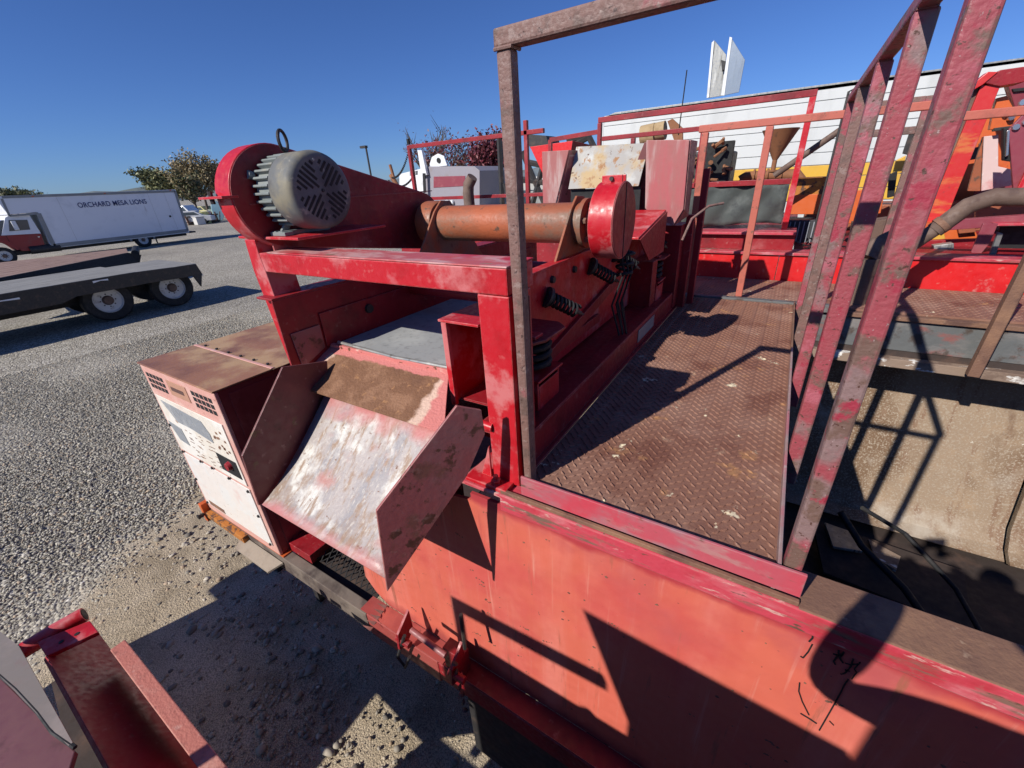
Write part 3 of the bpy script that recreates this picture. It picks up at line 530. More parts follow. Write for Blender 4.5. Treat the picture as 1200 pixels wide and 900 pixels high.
# diagonal stiffener on the outer wall
MB().bar((-.712, 1.25, -.66), (-.712, 2.35, -.46), .018, .05).build('stiffener', M_red2, SH, bevel=.002)
MB().bar((-.712, 1.05, -.63), (-.712, 1.9, -.63), .016, .04).build('stiffener', M_red2, SH, bevel=.002)
for yv in (1.16, 1.42, 1.62, 2.3, 2.55): MB().lathe([(0, .015), (.012, .013)], (-.722, yv, -.345), (1, 0, 0), 8).build('bolt', M_dark, OW)
# screen
cap_box('screen_cloth', M_screen, SH, -1.585, -.903, 1.035, 2.75, -.612, -.600, bevel=0)
cap_box('screen_edge', M_lipedge, SH, -1.62, -.905, 1.015, 1.034, -.622, -.594, bevel=.002)
MB().tube([(-1.55, 1.03, -.585), (-1.2, 1.02, -.592), (-.93, 1.03, -.590)], .007, 8).build('seal_strip', M_galv, SH, smooth=True)
# lip and chute
LP = MB(); LP.prism([(-1.62, 1.02, -.606), (-.935, 1.02, -.606), (-.80, .815, -.702), (-1.605, .815, -.702)], (0, .0, -.008)); LP.build('chute_lip', M_lip, SH, bevel=.001, label='rusty chute lip with chipped pink edges')
LP = MB(); q = [(-1.555, .975), (-1.42, .998), (-1.2, .992), (-1.02, .998), (-.955, .985), (-.93, .94), (-.925, .90), (-.915, .86), (-.935, .822), (-1.1, .819), (-1.35, .819), (-1.555, .820), (-1.565, .86), (-1.50, .90), (-1.545, .93)]
q2 = []
for i in range(len(q)):
    a_, b_ = Vector(q[i]), Vector(q[(i + 1) % len(q)])
    for k in range(4):
        p = a_.lerp(b_, k / 4); q2.append((p.x + random.uniform(-.008, .008), p.y + random.uniform(-.006, .006)))
lz = lambda x, y: -.606 - (1.02 - y) * (.096 / .205) + .0018
pass
cap_box('sun_block_plate', M_red2, SH, -.721, -.605, 1.02, 1.03, -.86, -.33, bevel=0)  # hidden plate added to keep sun off the springs and walkway
CH = MB()
c0 = [(-1.47, .88, -.735), (-1.46, .70, -.975), (-1.445, .494, -1.02)]; 
cs = MB(); nA, nB = 8, 14
def chute_pt(u, v):
    # v 0 top .. 1 bottom edge ; u across
    y = .875 - .381 * v; z = -.722 - .298 * (1 - (1 - v) ** 1.25)
    xl = -1.47 + .02 * v; xr = -.795
    z -= .012 * math.sin(math.pi * u) * (1 - v) * .5
    return Vector((xl + (xr - xl) * u, y, z))
for j in range(nB + 1):
    for i in range(nA + 1): cs.v.append(chute_pt(i / nA, j / nB))
cs.f = [[j * (nA + 1) + i, j * (nA + 1) + i + 1, (j + 1) * (nA + 1) + i + 1, (j + 1) * (nA + 1) + i] for j in range(nB) for i in range(nA)]
o = cs.build('chute_sheet', M_chute, SH, smooth=True, label='discharge chute sheet worn to white and rust'); sm = o.modifiers.new('solid', 'SOLIDIFY'); sm.thickness = .008
rc = MB(); rc.prism([(-.661, .732, -.526), (-.793, .512, -.768), (-.806, .490, -1.066), (-.659, .735, -.758), (-.624, .793, -.639), (-.626, .790, -.560)], (.008, -.004, 0)); rc.build('chute_cheek', M_cheek, SH, bevel=.002, label='right chute cheek, faded pink with a chipped edge')
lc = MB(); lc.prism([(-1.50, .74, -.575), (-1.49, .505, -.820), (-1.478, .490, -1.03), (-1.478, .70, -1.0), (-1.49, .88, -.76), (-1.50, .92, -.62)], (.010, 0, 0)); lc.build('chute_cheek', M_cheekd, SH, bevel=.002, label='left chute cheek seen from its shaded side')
MB().box(-1.60, -.80, .86, .87, -1.05, -.72).build('chute_backing', M_red2, SH)
MB().box(-1.62, -.62, 1.05, 2.9, -.86, -.80).build('catch_pan', M_red2, SH)
# skid channel along the walkway
SK = MB(); SK.box(-.560, -.553, .90, 3.15, -.824, -.712); SK.box(-.62, -.5535, .90, 3.15, -.7115, -.704); SK.box(-.553, -.535, .895, 3.15, -.824, -.816)
SK.build('skid_channel', M_red2, SH, bevel=.002)
MB().box(-.74, -.62, .90, 3.1, -.72, -.71).build('skid_shelf', M_red2, SH)
cap_box('splash_plate', mat('pale scratched plate', (.28, .30, .28), [((.42, .40, .36), 6, .5, .66)], rough=.5), SH, -.5520, -.549, 2.05, 2.35, -.79, -.725, bevel=0)
def coil(c0, c1, r, turns, wire):
    c0, c1 = Vector(c0), Vector(c1); ax = (c1 - c0); a = ax.orthogonal().normalized(); b = ax.normalized().cross(a); n = int(turns * 14)
    return [c0 + ax * (i / n) + (a * math.cos(2 * math.pi * turns * i / n) + b * math.sin(2 * math.pi * turns * i / n)) * r for i in range(n + 1)]
def stand(y, k=0):
    m_ = MB(); m_.box(-.70, -.600, y, y + .010, -.824, -.600); m_.box(-.70, -.600, y + .15, y + .16, -.824, -.600); m_.box(-.606, -.599, y + .0105, y + .1495, -.78, -.62); m_.box(-.71, -.59, y - .01, y + .17, -.5995, -.591)
    st = m_.build('spring_stand', M_red, SH, bevel=.002)
    MB().tube(coil((-.655, y + .08, -.585), (-.655, y + .08, -.475), .052, 3.6, .01), .011, 8).build('coil_spring', M_rubber, SH, smooth=True)
    pl = MB(); pl.prism([(-.735, y - .03, -.462), (-.60, y - .03, -.462), (-.575, y + .02, -.462), (-.575, y + .16, -.462), (-.62, y + .20, -.462), (-.735, y + .20, -.462)], (0, 0, .010)); pl.build('spring_cap', M_red2, SH, bevel=.002)
    MB().box(-.675, -.60, y - .005, y + .045, -.4515, -.440).build('cap_pad', M_red, SH, bevel=.002)
stand(1.07); stand(2.55)
for (yv, zv) in ((1.36, -.395), (1.78, -.36), (2.10, -.36), (2.68, -.34)):
    a_, b_ = Vector((-.715, yv, zv)), Vector((-.635, yv + .10, zv - .075))
    MB().lathe([(0, .040), (.012, .040), (.016, .02)], a_, b_ - a_, 14).build('spring_seat', M_dark, SH, smooth=True)
    MB().tube(coil(a_, b_, .023, 8, .01), .0060, 6).build('bumper_spring', M_rubber, SH, smooth=True)
    MB().lathe([(0, .009), (.02, .008), (.022, .004), (.035, .004)], b_, b_ - a_, 8).build('tension_bolt', M_rust, SH, smooth=True)
# big corner box of the far spring, in shade
cap_box('spring_box', M_red2, SH, -.735, -.60, 2.42, 2.52, -.80, -.45, bevel=.003)
cap_box('end_box', M_red2, SH, -.735, -.545, 2.80, 3.0, -.81, -.30, bevel=.003)
# vibrator shaft across the basket
AX = (1, 0, 0); cY, cZ = 1.70, -.175
tb_ = MB().lathe([(0, .078), (.0, .080), (.74, .080), (.74, .078)], (-1.45, cY, cZ), AX, 36).build('shaft_tube', M_orange, SH, smooth=True)
MB().lathe([(-.10, .05), (-.10, .098), (-.085, .104), (-.02, .104), (-.005, .098), (0, .06)], (-1.46, cY, cZ), AX, 32).build('bearing_housing', M_orange, SH, smooth=True)
MB().lathe([(0, .09), (.0, .095), (.018, .095), (.018, .05), (.06, .045)], (-.71, cY, cZ), AX, 32).build('bearing_housing', M_orange, SH, smooth=True)
for xa in (-1.452, -.745):
    MB().prism([(xa, cY - .075, cZ + .06), (xa, cY - .02, cZ + .105), (xa, cY + .05, cZ + .10), (xa, cY + .30, -.39), (xa, cY - .30, -.39), (xa, cY - .27, -.36)], (.010, 0, 0)).build('shaft_bracket', M_orange, SH, bevel=.002)
for k in range(5):
    a = k * 1.256 + .4; MB().lathe([(0, .012), (.016, .012)], (-.692, cY + .068 * math.cos(a), cZ + .068 * math.sin(a)), AX, 6).build('bolt', M_rust, tb_)
# cross members seen below the shaft
MB().tube([(-1.59, 1.55, -.47), (-.90, 1.55, -.47)], .035, 16).build('cross_tube', M_red2, SH, smooth=True)
MB().tube([(-1.59, 2.1, -.45), (-.90, 2.1, -.45)], .035, 16).build('cross_tube', M_red2, SH, smooth=True)
# counterweight guard
WG = thing('round_weight_guard', 'round red drum guard on the right end of the shaft', 'guard', (-.6, 1.715, -.165))
MB().lathe([(0, .138), (0, .1425), (.092, .1425), (.092, .138)], (-.646, 1.715, -.168), AX, 48).build('drum', M_red, WG, smooth=True)
MB().lathe([(0, .1405), (.003, .1395)], (-.553, 1.715, -.168), AX, 48).build('end_plate', M_red2, WG, smooth=True)
MB().box(-.5499, -.5480, 1.713, 1.717, -.306, -.030).build('seam', M_dark, WG)
MB().box(-.64, -.56, 1.690, 1.699, -.030, -.004).build('lug', M_red, WG, bevel=.002); MB().box(-.64, -.56, 1.731, 1.740, -.030, -.004).build('lug', M_red, WG, bevel=.002)
MB().tube([(-.60, 1.68, -.016), (-.60, 1.75, -.016)], .008, 8).build('bolt', M_dark, WG)
# hanging cables
CB = MB()
for k in range(5):
    x0 = -.62 + .012 * (k % 3); y0 = 1.86 + .018 * k
    CB.tube([(x0, y0, -.25), (x0 + .03, y0 + .02, -.40), (x0 - .01, y0 - .01 + .01 * k, -.55), (x0 + .02, y0 + .03, -.70), (x0 + .01 * k, y0 + .05 * (k % 3), -.80)], .005, 6)
CB.tube(coil((-.60, 1.93, -.30), (-.60, 1.90, -.42), .035, 3, .01), .007, 6)
tag(CB.build('hanging_cables', M_rubber, smooth=True), 'tangle of black cables hanging behind the round red guard', 'cables')

# ------------------------------------------------------------------ motor and belt guard
MC = Vector((0, 1.0, .005))
cap_box('motor_base', M_red, SH, -1.78, -1.40, .875, 1.27, -.145, -.136, bevel=.002)
MB().box(-1.61, -1.602, .90, 1.27, -.1885, -.1455).build('motor_base_web', M_red2, SH)
MO = thing('electric_motor', 'grey finned electric motor with slotted fan cover and lifting eye', 'motor', (-1.49, 1.0, -.136))
c_ = Vector((0, 1.0, .003))
MB().lathe([(-1.590, .06), (-1.590, .108), (-1.5, .108), (-1.47, .10), (-1.47, .05)], c_, AX, 40).build('stator_body', M_grey, MO, smooth=True)
fb = MB(); fb.box(-1.585, -1.497, -.0025, .0025, 0, .021); fin0 = None
for k in range(30):
    a = 2 * math.pi * k / 30
    if 4.2 < a < 5.2: continue
    if fin0 is None:
        fm = MB(); r0, r1 = .104, .124
        fm.box(-1.585, -1.497, c_.y + r0, c_.y + r1, c_.z - .002, c_.z + .002); fin0 = fm.build('cooling_fin', M_grey, MO, bevel=.001)
        base = fin0
    o = MB(); d = Vector((0, math.cos(a), math.sin(a))); o.bar((-1.592, c_.y + d.y * .112, c_.z + d.z * .112), (-1.500, c_.y + d.y * .112, c_.z + d.z * .112), .0085, .022, up=d)
    o.build('cooling_fin', M_grey, MO, bevel=.0025)
fc = MB().lathe([(-1.500, .112), (-1.500, .119), (-1.492, .1235), (-1.402, .1235), (-1.388, .119), (-1.380, .110), (-1.378, .100), (-1.378, .02)], c_, AX, 56).build('fan_cover', M_motor, MO, smooth=True)
for q_ in range(4):
    a = R(45 + 90 * q_) + R(4); e = Vector((0, math.cos(a), math.sin(a))); p_ = Vector((0, -math.sin(a), math.cos(a)))
    for k in range(-3, 4):
        off = k * .0165; r0 = abs(off) + .016; r1 = math.sqrt(.094 ** 2 - off ** 2)
        if r1 - r0 < .012: continue
        base = Vector((-1.3775, c_.y, c_.z)) + p_ * off
        m_ = MB(); m_.bar(base + e * r0, base + e * r1, .0085, .0012, up=(1, 0, 0)); m_.build('vent_slot', M_black, fc)
MB().lathe([(0, .006), (.004, .005)], (-1.378, c_.y, c_.z), AX, 10).build('centre_screw', M_dark, fc)
MB().lathe([(0, .005), (.004, .004)], (-1.378, c_.y - .012, c_.z + .093), AX, 8).build('centre_screw', M_galv, fc)
ft = MB()
for xv in (-1.575, -1.535): ft.box(xv - .012, xv + .012, .90, 1.10, -.1355, -.120)
ft.prism([(-1.560, .915, -.12), (-1.560, .945, -.12), (-1.560, .97, -.09), (-1.560, .955, -.075)], (.012, 0, 0)); ft.box(-1.59, -1.50, .895, .93, -.1355, -.1225)
ft.build('motor_foot', M_grey, MO, bevel=.002)
MB().lathe([(0, .014), (.02, .014)], (-1.60, .90, .06), (0, -1, .3), 10).build('lifting_lug', M_grey, MO, bevel=.002)
eb = MB(); ec = Vector((-1.535, 1.0, .163)); pts = [ec + Vector((-.55 * math.cos(a) * .022, .84 * math.cos(a) * .027, math.sin(a) * .032)) for a in [2 * math.pi * k / 20 for k in range(21)]]
eb.tube(pts, .0055, 8, cap=False); eb.lathe([(-.028, .006), (0, .006)], ec + Vector((0, 0, -.020)), (0, 0, 1), 8); eb.build('eye_bolt', M_dark, MO, smooth=True)
BG = thing('belt_guard', 'long red belt guard running from the motor back to the vibrator shaft', 'belt guard', (-1.69, 1.3, -.14))
def guard_outline(x, grow=0, cut=None):
    pts = []; c1, r1, c2, r2 = (.980, -.012), .175 + grow, (1.715, -.165), .136 + grow
    dy, dz = c2[0] - c1[0], c2[1] - c1[1]; th = math.atan2(dz, dy); D = math.hypot(dy, dz); al = math.acos((r1 - r2) / D)
    for k in range(25): a = th + al + (2 * math.pi - 2 * al) * k / 24; pts.append((x, c1[0] + r1 * math.cos(a), c1[1] + r1 * math.sin(a)))
    for k in range(17): a = th - al + 2 * al * k / 16; pts.append((x, c2[0] + r2 * math.cos(a), c2[1] + r2 * math.sin(a)))
    return pts
MB().prism(guard_outline(-1.70), (.095, 0, 0)).build('guard_shell', M_red, BG, bevel=.003, smooth=True)
MB().prism(guard_outline(-1.6049, -.004), (.003, 0, 0)).build('guard_face', M_red2, BG)
cap_box('clamp_flange', M_red, BG, -1.76, -1.60, .775, .83, -.004, .004, bevel=.001)
MB().tube([(-1.70, .79, -.02), (-1.70, .79, .02)], .008, 6).build('bolt', M_dark, BG)
MB().box(-1.6015, -1.598, .86, 1.80, -.03, -.026).build('seam', M_red2, BG)

# ------------------------------------------------------------------ feed box at the back of the shaker
FB = thing('feed_box', 'chalky pink feed box with peeling galvanised trough behind the round guard', 'feed box', (-.95, 2.7, -.3))
MB().prism([(-1.41, 2.66, .150), (-1.225, 2.66, .145), (-1.32, 2.66, -.16), (-1.41, 2.66, -.16)], (0, .012, 0)).build('left_plate', M_pillar, FB, bevel=.002)
MB().prism([(-1.225, 2.672, .145), (-1.213, 2.9, .145), (-1.213, 2.9, -.28), (-1.32, 2.672, -.20)], (-.008, 0, 0)).build('left_side', M_cheek, FB)
MB().prism([(-1.235, 2.80, .166), (-.775, 2.80, .150), (-.775, 2.64, -.07), (-1.215, 2.64, -.07)], (0, -.008, 0)).build('trough_sheet', M_hatch, FB, bevel=.002)
MB().box(-1.21, -.77, 2.66, 2.67, -.30, -.075).build('trough_throat', M_black, FB)
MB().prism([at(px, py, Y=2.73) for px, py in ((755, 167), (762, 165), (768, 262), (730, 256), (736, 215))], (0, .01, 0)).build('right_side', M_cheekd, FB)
MB().prism([(-.757, 2.655, .157), (-.530, 2.655, .140), (-.520, 2.655, -.20), (-.565, 2.655, -.285), (-.70, 2.655, -.225), (-.735, 2.655, -.19)], (0, .012, 0)).build('pillar_front', M_pillar, FB, bevel=.003)
MB().prism([(-.530, 2.667, .140), (-.530, 2.85, .140), (-.530, 2.85, -.25), (-.565, 2.667, -.285), (-.520, 2.667, -.20)], (.006, 0, 0)).build('pillar_side', M_cheek, FB, bevel=.002)
MB().box(-.757, -.53, 2.667, 2.85, .12, .135).build('pillar_cap', M_pillar, FB)
MB().prism([(-.78, 2.1, -.29), (-.60, 2.1, -.29), (-.60, 2.6, -.205), (-.78, 2.6, -.205)], (0, 0, .01)).build('ramp_flange', M_red, FB, bevel=.002)
MB().prism([(-.60, 2.1, -.29), (-.60, 2.6, -.205), (-.60, 2.6, -.42), (-.60, 2.3, -.42)], (.008, 0, 0)).build('ramp_side', M_red2, FB)
HN = MB(); HN.tube([(-.50, 2.62, -.36), (-.47, 2.66, -.25), (-.40, 2.72, -.19), (-.335, 2.78, -.18)], .007, 8)
tag(HN.build('bent_bar', M_rail_b, smooth=True), 'bent brown steel bar sticking up beside the pink pillar', 'bar')
DP = MB(); DP.box(-.50, -.462, 3.0, 3.04, -.83, .0); DP.box(-.545, -.50, 2.9, 2.94, -.83, -.25)
tag(DP.build('shaded_upright', M_red2, bevel=.003), 'dark shaded red upright beside the pink pillar', 'post')

# ------------------------------------------------------------------ generator cabinet
GN = thing('generator_cabinet', 'pink and cream generator cabinet with a rusty roof on the trailer tongue', 'generator', (-2.64, 1.1, -1.95))
x0, x1, y0, y1, z0, z1 = -3.08, -2.205, .74, 1.56, -1.94, -.845
cap_box('front_frame', M_gen, GN, x0, x1, y0, y0 + .02, z0, z1 - .002, bevel=.006)
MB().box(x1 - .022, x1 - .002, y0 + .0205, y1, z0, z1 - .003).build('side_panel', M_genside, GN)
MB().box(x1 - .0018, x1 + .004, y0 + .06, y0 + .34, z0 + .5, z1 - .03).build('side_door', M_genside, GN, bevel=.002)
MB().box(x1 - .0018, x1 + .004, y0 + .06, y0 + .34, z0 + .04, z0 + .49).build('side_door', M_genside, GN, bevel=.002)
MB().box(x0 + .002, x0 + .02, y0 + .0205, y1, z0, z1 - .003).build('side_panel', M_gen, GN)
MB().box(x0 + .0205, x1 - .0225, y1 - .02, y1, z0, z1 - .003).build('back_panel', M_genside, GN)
cap_box('roof_sheet', M_gentop, GN, x0 - .006, x1 + .006, y0 - .008, 1.035, z1, z1 + .010, bevel=.004)
cap_box('roof_sheet', M_gentop, GN, x0 - .006, x1 + .006, 1.039, y1 + .01, z1, z1 + .006, bevel=.003)
cap_box('roof_seam', M_gen, GN, x0, x1, 1.034, 1.052, z1 + .0062, z1 + .012, bevel=.002)
for k in range(6): MB().lathe([(0, .010), (.009, .008)], (x0 + .09 + k * .14, 1.065, z1 + .006), (0, 0, 1), 8).build('roof_bolt', M_dark, GN)
def face(u0, u1, v0, v1, m_, nm, d=.003, bev=.002, par=GN):
    return MB().box(x0 + u0, x0 + u1, y0 - d, y0 - .0002, z1 - v1, z1 - v0).build(nm, m_, par, bevel=bev)
for gx in (.045, .60):
    for i in range(5 if gx < .3 else 5):
        for j in range(3): face(gx + i * .046, gx + i * .046 + .036, .045 + j * .036, .045 + j * .036 + .026, M_black, 'grille_opening', .0012, 0)
face(.315, .545, .04, .135, mat('tan badge', (.50, .27, .18), rough=.5), 'badge')
face(.35, .50, .075, .10, mat('badge print', (.12, .06, .05), rough=.5), 'badge_strip', .0042, 0)
face(.04, .83, .19, .585, M_cream, 'control_panel', .006)
MB().prism([(x0 + u, y0 - .0085, z1 - v) for u, v in ((.10, .215), (.58, .235), (.63, .30), (.63, .36), (.40, .335), (.22, .335))], (0, .002, 0)).build('instruction_label', M_label, GN)
MB().prism([(x0 + u, y0 - .0085, z1 - v) for u, v in ((.06, .37), (.22, .385), (.24, .50), (.12, .49))], (0, .002, 0)).build('instruction_label', M_label, GN)
face(.60, .81, .43, .545, M_black, 'meter_window', .0085, 0)
MB().lathe([(0, .028), (.02, .022)], (x0 + .73, y0 - .009, z1 - .475), (0, -1, 0), 14).build('knob', M_red2, GN, smooth=True)
random.seed(5)
PR = MB()
for _ in range(34):
    u, v = random.uniform(.27, .58), random.uniform(.37, .56)
    PR.box(x0 + u, x0 + u + random.uniform(.02, .05), y0 - .0072, y0 - .006, z1 - v, z1 - v + .004)
for _ in range(14):
    u, v = random.uniform(.66, .78), random.uniform(.24, .40); PR.box(x0 + u, x0 + u + .02, y0 - .0072, y0 - .006, z1 - v, z1 - v + .014)
PR.build('fine_print', M_rust, GN)
face(.045, .835, .605, 1.03, M_lower, 'lower_panel', .006)
for u, v in ((.06, .40), (.06, .60), (.06, .82), (.44, .595), (.82, .62), (.82, .80), (.82, 1.02), (.06, 1.02), (.3, .595), (.63, .60)):
    MB().lathe([(0, .010), (.008, .008)], (x0 + u, y0 - .006, z1 - v), (0, -1, 0), 8).build('panel_bolt', M_dark, GN)
face(.10, .30, .985, 1.02, M_rust, 'bottom_badge', .0075, 0)
MB().box(x0 - .02, x1 + .02, y0 + .004, y1, z0 - .012, z0 - .001).build('base_plate', M_orange2, GN)
cap_box('base_bracket', M_orust, GN, x0 + .02, x0 + .50, y0 - .035, y0 + .002, z0 - .06, z0 - .013, bevel=.003)
MB().box(x0 - .03, x0 + .01, y0 - .04, y0 + .05, z0 - .10, z0 + .05).build('base_bracket', M_orange2, GN, bevel=.004)
MB().box(x1 + .001, x1 + .22, y0 + .06, y1, z0 - .005, z0 + .06).build('skid', M_red2, GN, bevel=.003)
MB().lathe([(0, .012), (.03, .012), (.03, .018), (.04, .018)], (x0, y0 - .04, z0 - .03), (0, -1, 0), 8).build('tie_bolt', M_dark, GN)
for u in (.05, .6): cap_box('leg', M_dark, GN, x0 + u, x0 + u + .05, y0 + .2, y0 + .25, G, z0 - .013, bevel=0)
# dusty step plate on the tongue next to the cabinet
MB().prism([(-2.62, .66, -2.02), (-2.25, .66, -2.02), (-2.20, .735, -1.99), (-2.66, .735, -1.99)], (0, 0, -.012))\
    .build('tongue_plate', mat('dusty step', (.34, .28, .22), [((.24, .19, .15), 5, .5, .7)], rough=.9, bump=.2), FR)
# ------------------------------------------------------------------ machine the photographer stands on (bottom-left corner and its shadow)
NB = thing('near_machine', 'dark red machine frame at the bottom left with a pink plank rail', 'machine', (-1.9, -.1, G))
cap_box('plank_rail', mat('salmon dusty plank', (.50, .17, .13), [((.58, .28, .22), 6, .5, .68), ((.34, .12, .09), 20, .55, .7)], rough=.6, bump=.3, bscale=120, wear=((.6, .4, .34), .004)), NB, -1.86, 1.6, -.012, .034, -1.512, -1.497, bevel=.003)
cap_box('plank_web', M_red2, NB, -1.86, 1.6, -.012, -.004, -1.60, -1.513, bevel=.002)
def atn(px, py, Z): return at(px, py, Z=Z)
slp = [atn(54, 768, -1.475), atn(114, 739, -1.63), atn(262, 935, -1.63), atn(150, 940, -1.475)]
MB().prism(slp, (0, -.012, -.012)).build('sloped_plate', M_red2, NB, bevel=.002)
MB().prism([atn(43, 752, -1.475), atn(54, 769, -1.475), atn(115, 740, -1.475), atn(105, 727, -1.475)], (0, 0, -.02)).build('end_flange', M_red, NB, bevel=.003)
for p in ((72, 752), (90, 743)): MB().lathe([(0, .008), (.0015, .008)], atn(p[0], p[1], -1.4745), (0, 0, 1), 8).build('bolt_hole', M_black, NB)
MB().tube([atn(18, 768, -1.50), atn(60, 742, -1.49), atn(99, 720, -1.48)], .030, 18).build('pipe_end', M_red, NB, smooth=True)
pe = atn(99, 720, -1.48); MB().lathe([(0, .024), (.0015, .024)], pe + Vector((0, .0, 0)), pe - atn(60, 742, -1.49), 16).build('pipe_bore', M_black, NB)
MB().box(-1.64, -1.62, -.0, .006, -1.545, -1.530).build('clip', M_cream, NB)
MB().prism([atn(60, 800, -1.75), atn(120, 770, -1.75), atn(240, 940, -1.75), atn(100, 960, -1.75)], (0, 0, -.3)).build('gap_shade_box', M_pitd, NB)  # dark box added in the gap, its colour standing for deep shade
MB().tube([at(px, py, Z=-1.395) for px, py in ((-10, 782), (20, 808), (45, 835), (62, 858), (88, 876))], .006, 6).build('black_cord', M_rubber, NB, smooth=True)
HP = thing('tilted_hood_panel', 'dusty pink hood panel with a pale strip at the lower left corner of the view', 'hood', (-2, -.5, -1.5))
MB().prism([at(px, py, Z=-1.40) for px, py in ((-60, 740), (0, 793), (88, 880), (74, 925), (40, 1000), (-60, 1000))], (0, 0, -.02)).build('hood_plate', mat('dusty pink hood', (.17, .065, .075), [((.22, .09, .10), 4, .5, .7), ((.12, .045, .05), 9, .55, .7)], rough=.6), HP, bevel=.003)
MB().prism([at(px, py, Z=-1.39) for px, py in ((-40, 725), (0, 740), (22, 757), (85, 870), (80, 874), (-40, 752))], (0, 0, -.008)).build('pale_strip', mat('dusty grey strip', (.22, .19, .175), [((.30, .25, .23), 5, .5, .7), ((.24, .12, .12), 3, .5, .6)], rough=.8), HP)
DK = thing('near_deck', 'steel deck behind the camera that the photographer stands on', 'deck', (.6, -.5, -1.62))
cap_box('deck_plate', M_rust, DK, -.35, 1.8, -1.3, -.014, -1.622, -1.61, bevel=0)
# unseen parts behind the camera, shaped to throw the tank and ground shadows
MB().prism([(-.978, -.92, .066), (-.288, -.92, .02), (-.288, -.92, -1.6), (-.80, -.92, -1.6), (-.80, -.92, -.40)], (0, -.12, 0)).build('shadow_caster_plate', M_red2, DK, bevel=.003)  # unseen, outline shaped for the slanted shadow on the tank face
cap_box('torso_shadow_box', M_red2, DK, -.285, 1.6, -1.10, -.92, -1.6, .17, bevel=.02)  # unseen box added to widen the torso shadow on the tank
cap_box('low_shadow_box', M_red2, DK, -1.46, -.3, -1.10, -.9, -2.3, -.49, bevel=.03)  # unseen box, height set by the low shadow edge on the tank
MB().lathe([(0, .05), (.04, .045), (.07, .02)], (-.97, -1.0, -.495), (0, 0, 1), 14).build('shadow_bump', M_dark, DK, smooth=True)  # unseen dome added for the small bump in that shadow edge
RL = MB(); RL.bar((-1.55, -.90, -.31), (-.88, -.90, -.27), .05, .05); RL.bar((-1.53, -.90, -1.5), (-1.53, -.90, -.30), .045, .045)
RL.build('hand_rail', M_rail, DK, bevel=.004)
MB().box(-1.7, .6, -1.35, -.72, -2.4, -1.66).build('lower_box', M_red2, DK)
MB().box(-1.45, 3.4, -3.0, -1.42, -2.4, -.16).build('sky_block_body', M_red2, DK, bevel=.01)  # unseen mass added to block sky and ground fill on the tank
EB = thing('ground_shadow_caster', 'unseen red housing left of the camera, shaped to cast the ground shadow', 'housing', (-2.9, -1.0, G))
cap_box('housing', M_red2, EB, -3.62, -2.21, -1.42, -.68, G + .3, -1.50, bevel=.01)  # unseen box sized to cast the straight edge of the ground shadow
MB().lathe([(-.5, .16), (-.5, .2), (.1, .2), (.1, .16)], (-3.40, -.95, -1.38), (1, 0, 0), 24).build('drum', M_red, EB, smooth=True)
# the photographer, holding the phone that took the picture
def skinned(name, pts, edges, rad, m, parent, sub=2):
    off = ROOT_OFF.get(parent.name, Vector()) if parent else Vector()
    me = bpy.data.meshes.new(name); me.from_pydata([tuple(Vector(p) - off) for p in pts], edges, []); o = bpy.data.objects.new(name, me); COL.objects.link(o)
    if parent: o.parent = parent
    sk = o.modifiers.new('skin', 'SKIN'); 
    for i, v in enumerate(me.skin_vertices[0].data if len(me.skin_vertices) else []): v.radius = (rad[i], rad[i]) if not hasattr(rad[i], '__len__') else rad[i]
    sb = o.modifiers.new('sub', 'SUBSURF'); sb.levels = sub; sb.render_levels = sub; me.materials.append(m); return o
def skin_obj(name, pts, edges, rad, m, parent, sub=2):
    off = ROOT_OFF.get(parent.name, Vector())
    bm = bmesh.new(); ly = bm.verts.layers.skin.verify()
    vs = [bm.verts.new(Vector(p) - off) for p in pts]
    for a, b in edges: bm.edges.new((vs[a], vs[b]))
    for v, r in zip(vs, rad): v[ly].radius = (r, r) if not hasattr(r, '__len__') else r
    vs[0][ly].use_root = True
    me = bpy.data.meshes.new(name); bm.to_mesh(me); bm.free(); me.materials.append(m)
    o = bpy.data.objects.new(name, me); COL.objects.link(o); o.parent = parent
    o.modifiers.new('skin', 'SKIN').use_smooth_shade = True
    s_ = o.modifiers.new('sub', 'SUBSURF'); s_.levels = sub; s_.render_levels = sub; return o
PX, PY, FZ = .30, -.30, -1.608
PE = thing('person', 'person in dark jacket holding up a phone, standing behind the camera', 'person', (PX, PY, FZ))
hz_ = -.70
body = [(PX, PY, hz_), (PX, PY, -.50), (PX, PY, -.30), (PX, PY, -.20), (PX, PY + .02, -.10), (PX, PY + .02, .0), (PX, PY + .02, .07),
        (PX - .19, PY + .02, -.24), (PX - .42, PY + .10, -.33), (-.04, -.10, -.07),
        (PX + .19, PY + .02, -.24), (PX + .34, PY + .14, -.38), (.14, -.08, -.07),
        (PX - .10, PY, -.80), (PX - .12, PY + .03, -1.16), (PX - .13, PY - .01, -1.52), (PX - .14, PY + .12, -1.575),
        (PX + .10, PY, -.80), (PX + .13, PY + .03, -1.16), (PX + .15, PY - .01, -1.52), (PX + .17, PY + .12, -1.575)]
bed = [(0, 1), (1, 2), (2, 3), (3, 4), (4, 5), (5, 6), (2, 7), (7, 8), (8, 9), (2, 10), (10, 11), (11, 12), (0, 13), (13, 14), (14, 15), (15, 16), (0, 17), (17, 18), (18, 19), (19, 20)]
brd = [(.20, .13), (.19, .13), (.21, .13), .065, .055, (.085, .10), .07, .075, .055, .034, .075, .055, .034, .095, .065, .045, .04, .095, .065, .045, .04]
skin_obj('body', body, bed, brd, M_cloth, PE)
HD = MB(); HD.lathe([(-.115, .02), (-.10, .055), (-.06, .072), (0, .080), (.06, .078), (.10, .055), (.12, .02)], (PX, PY + .03, .005), (0, 0, 1), 20)
hd = HD.build('head', M_skin, PE, smooth=True)
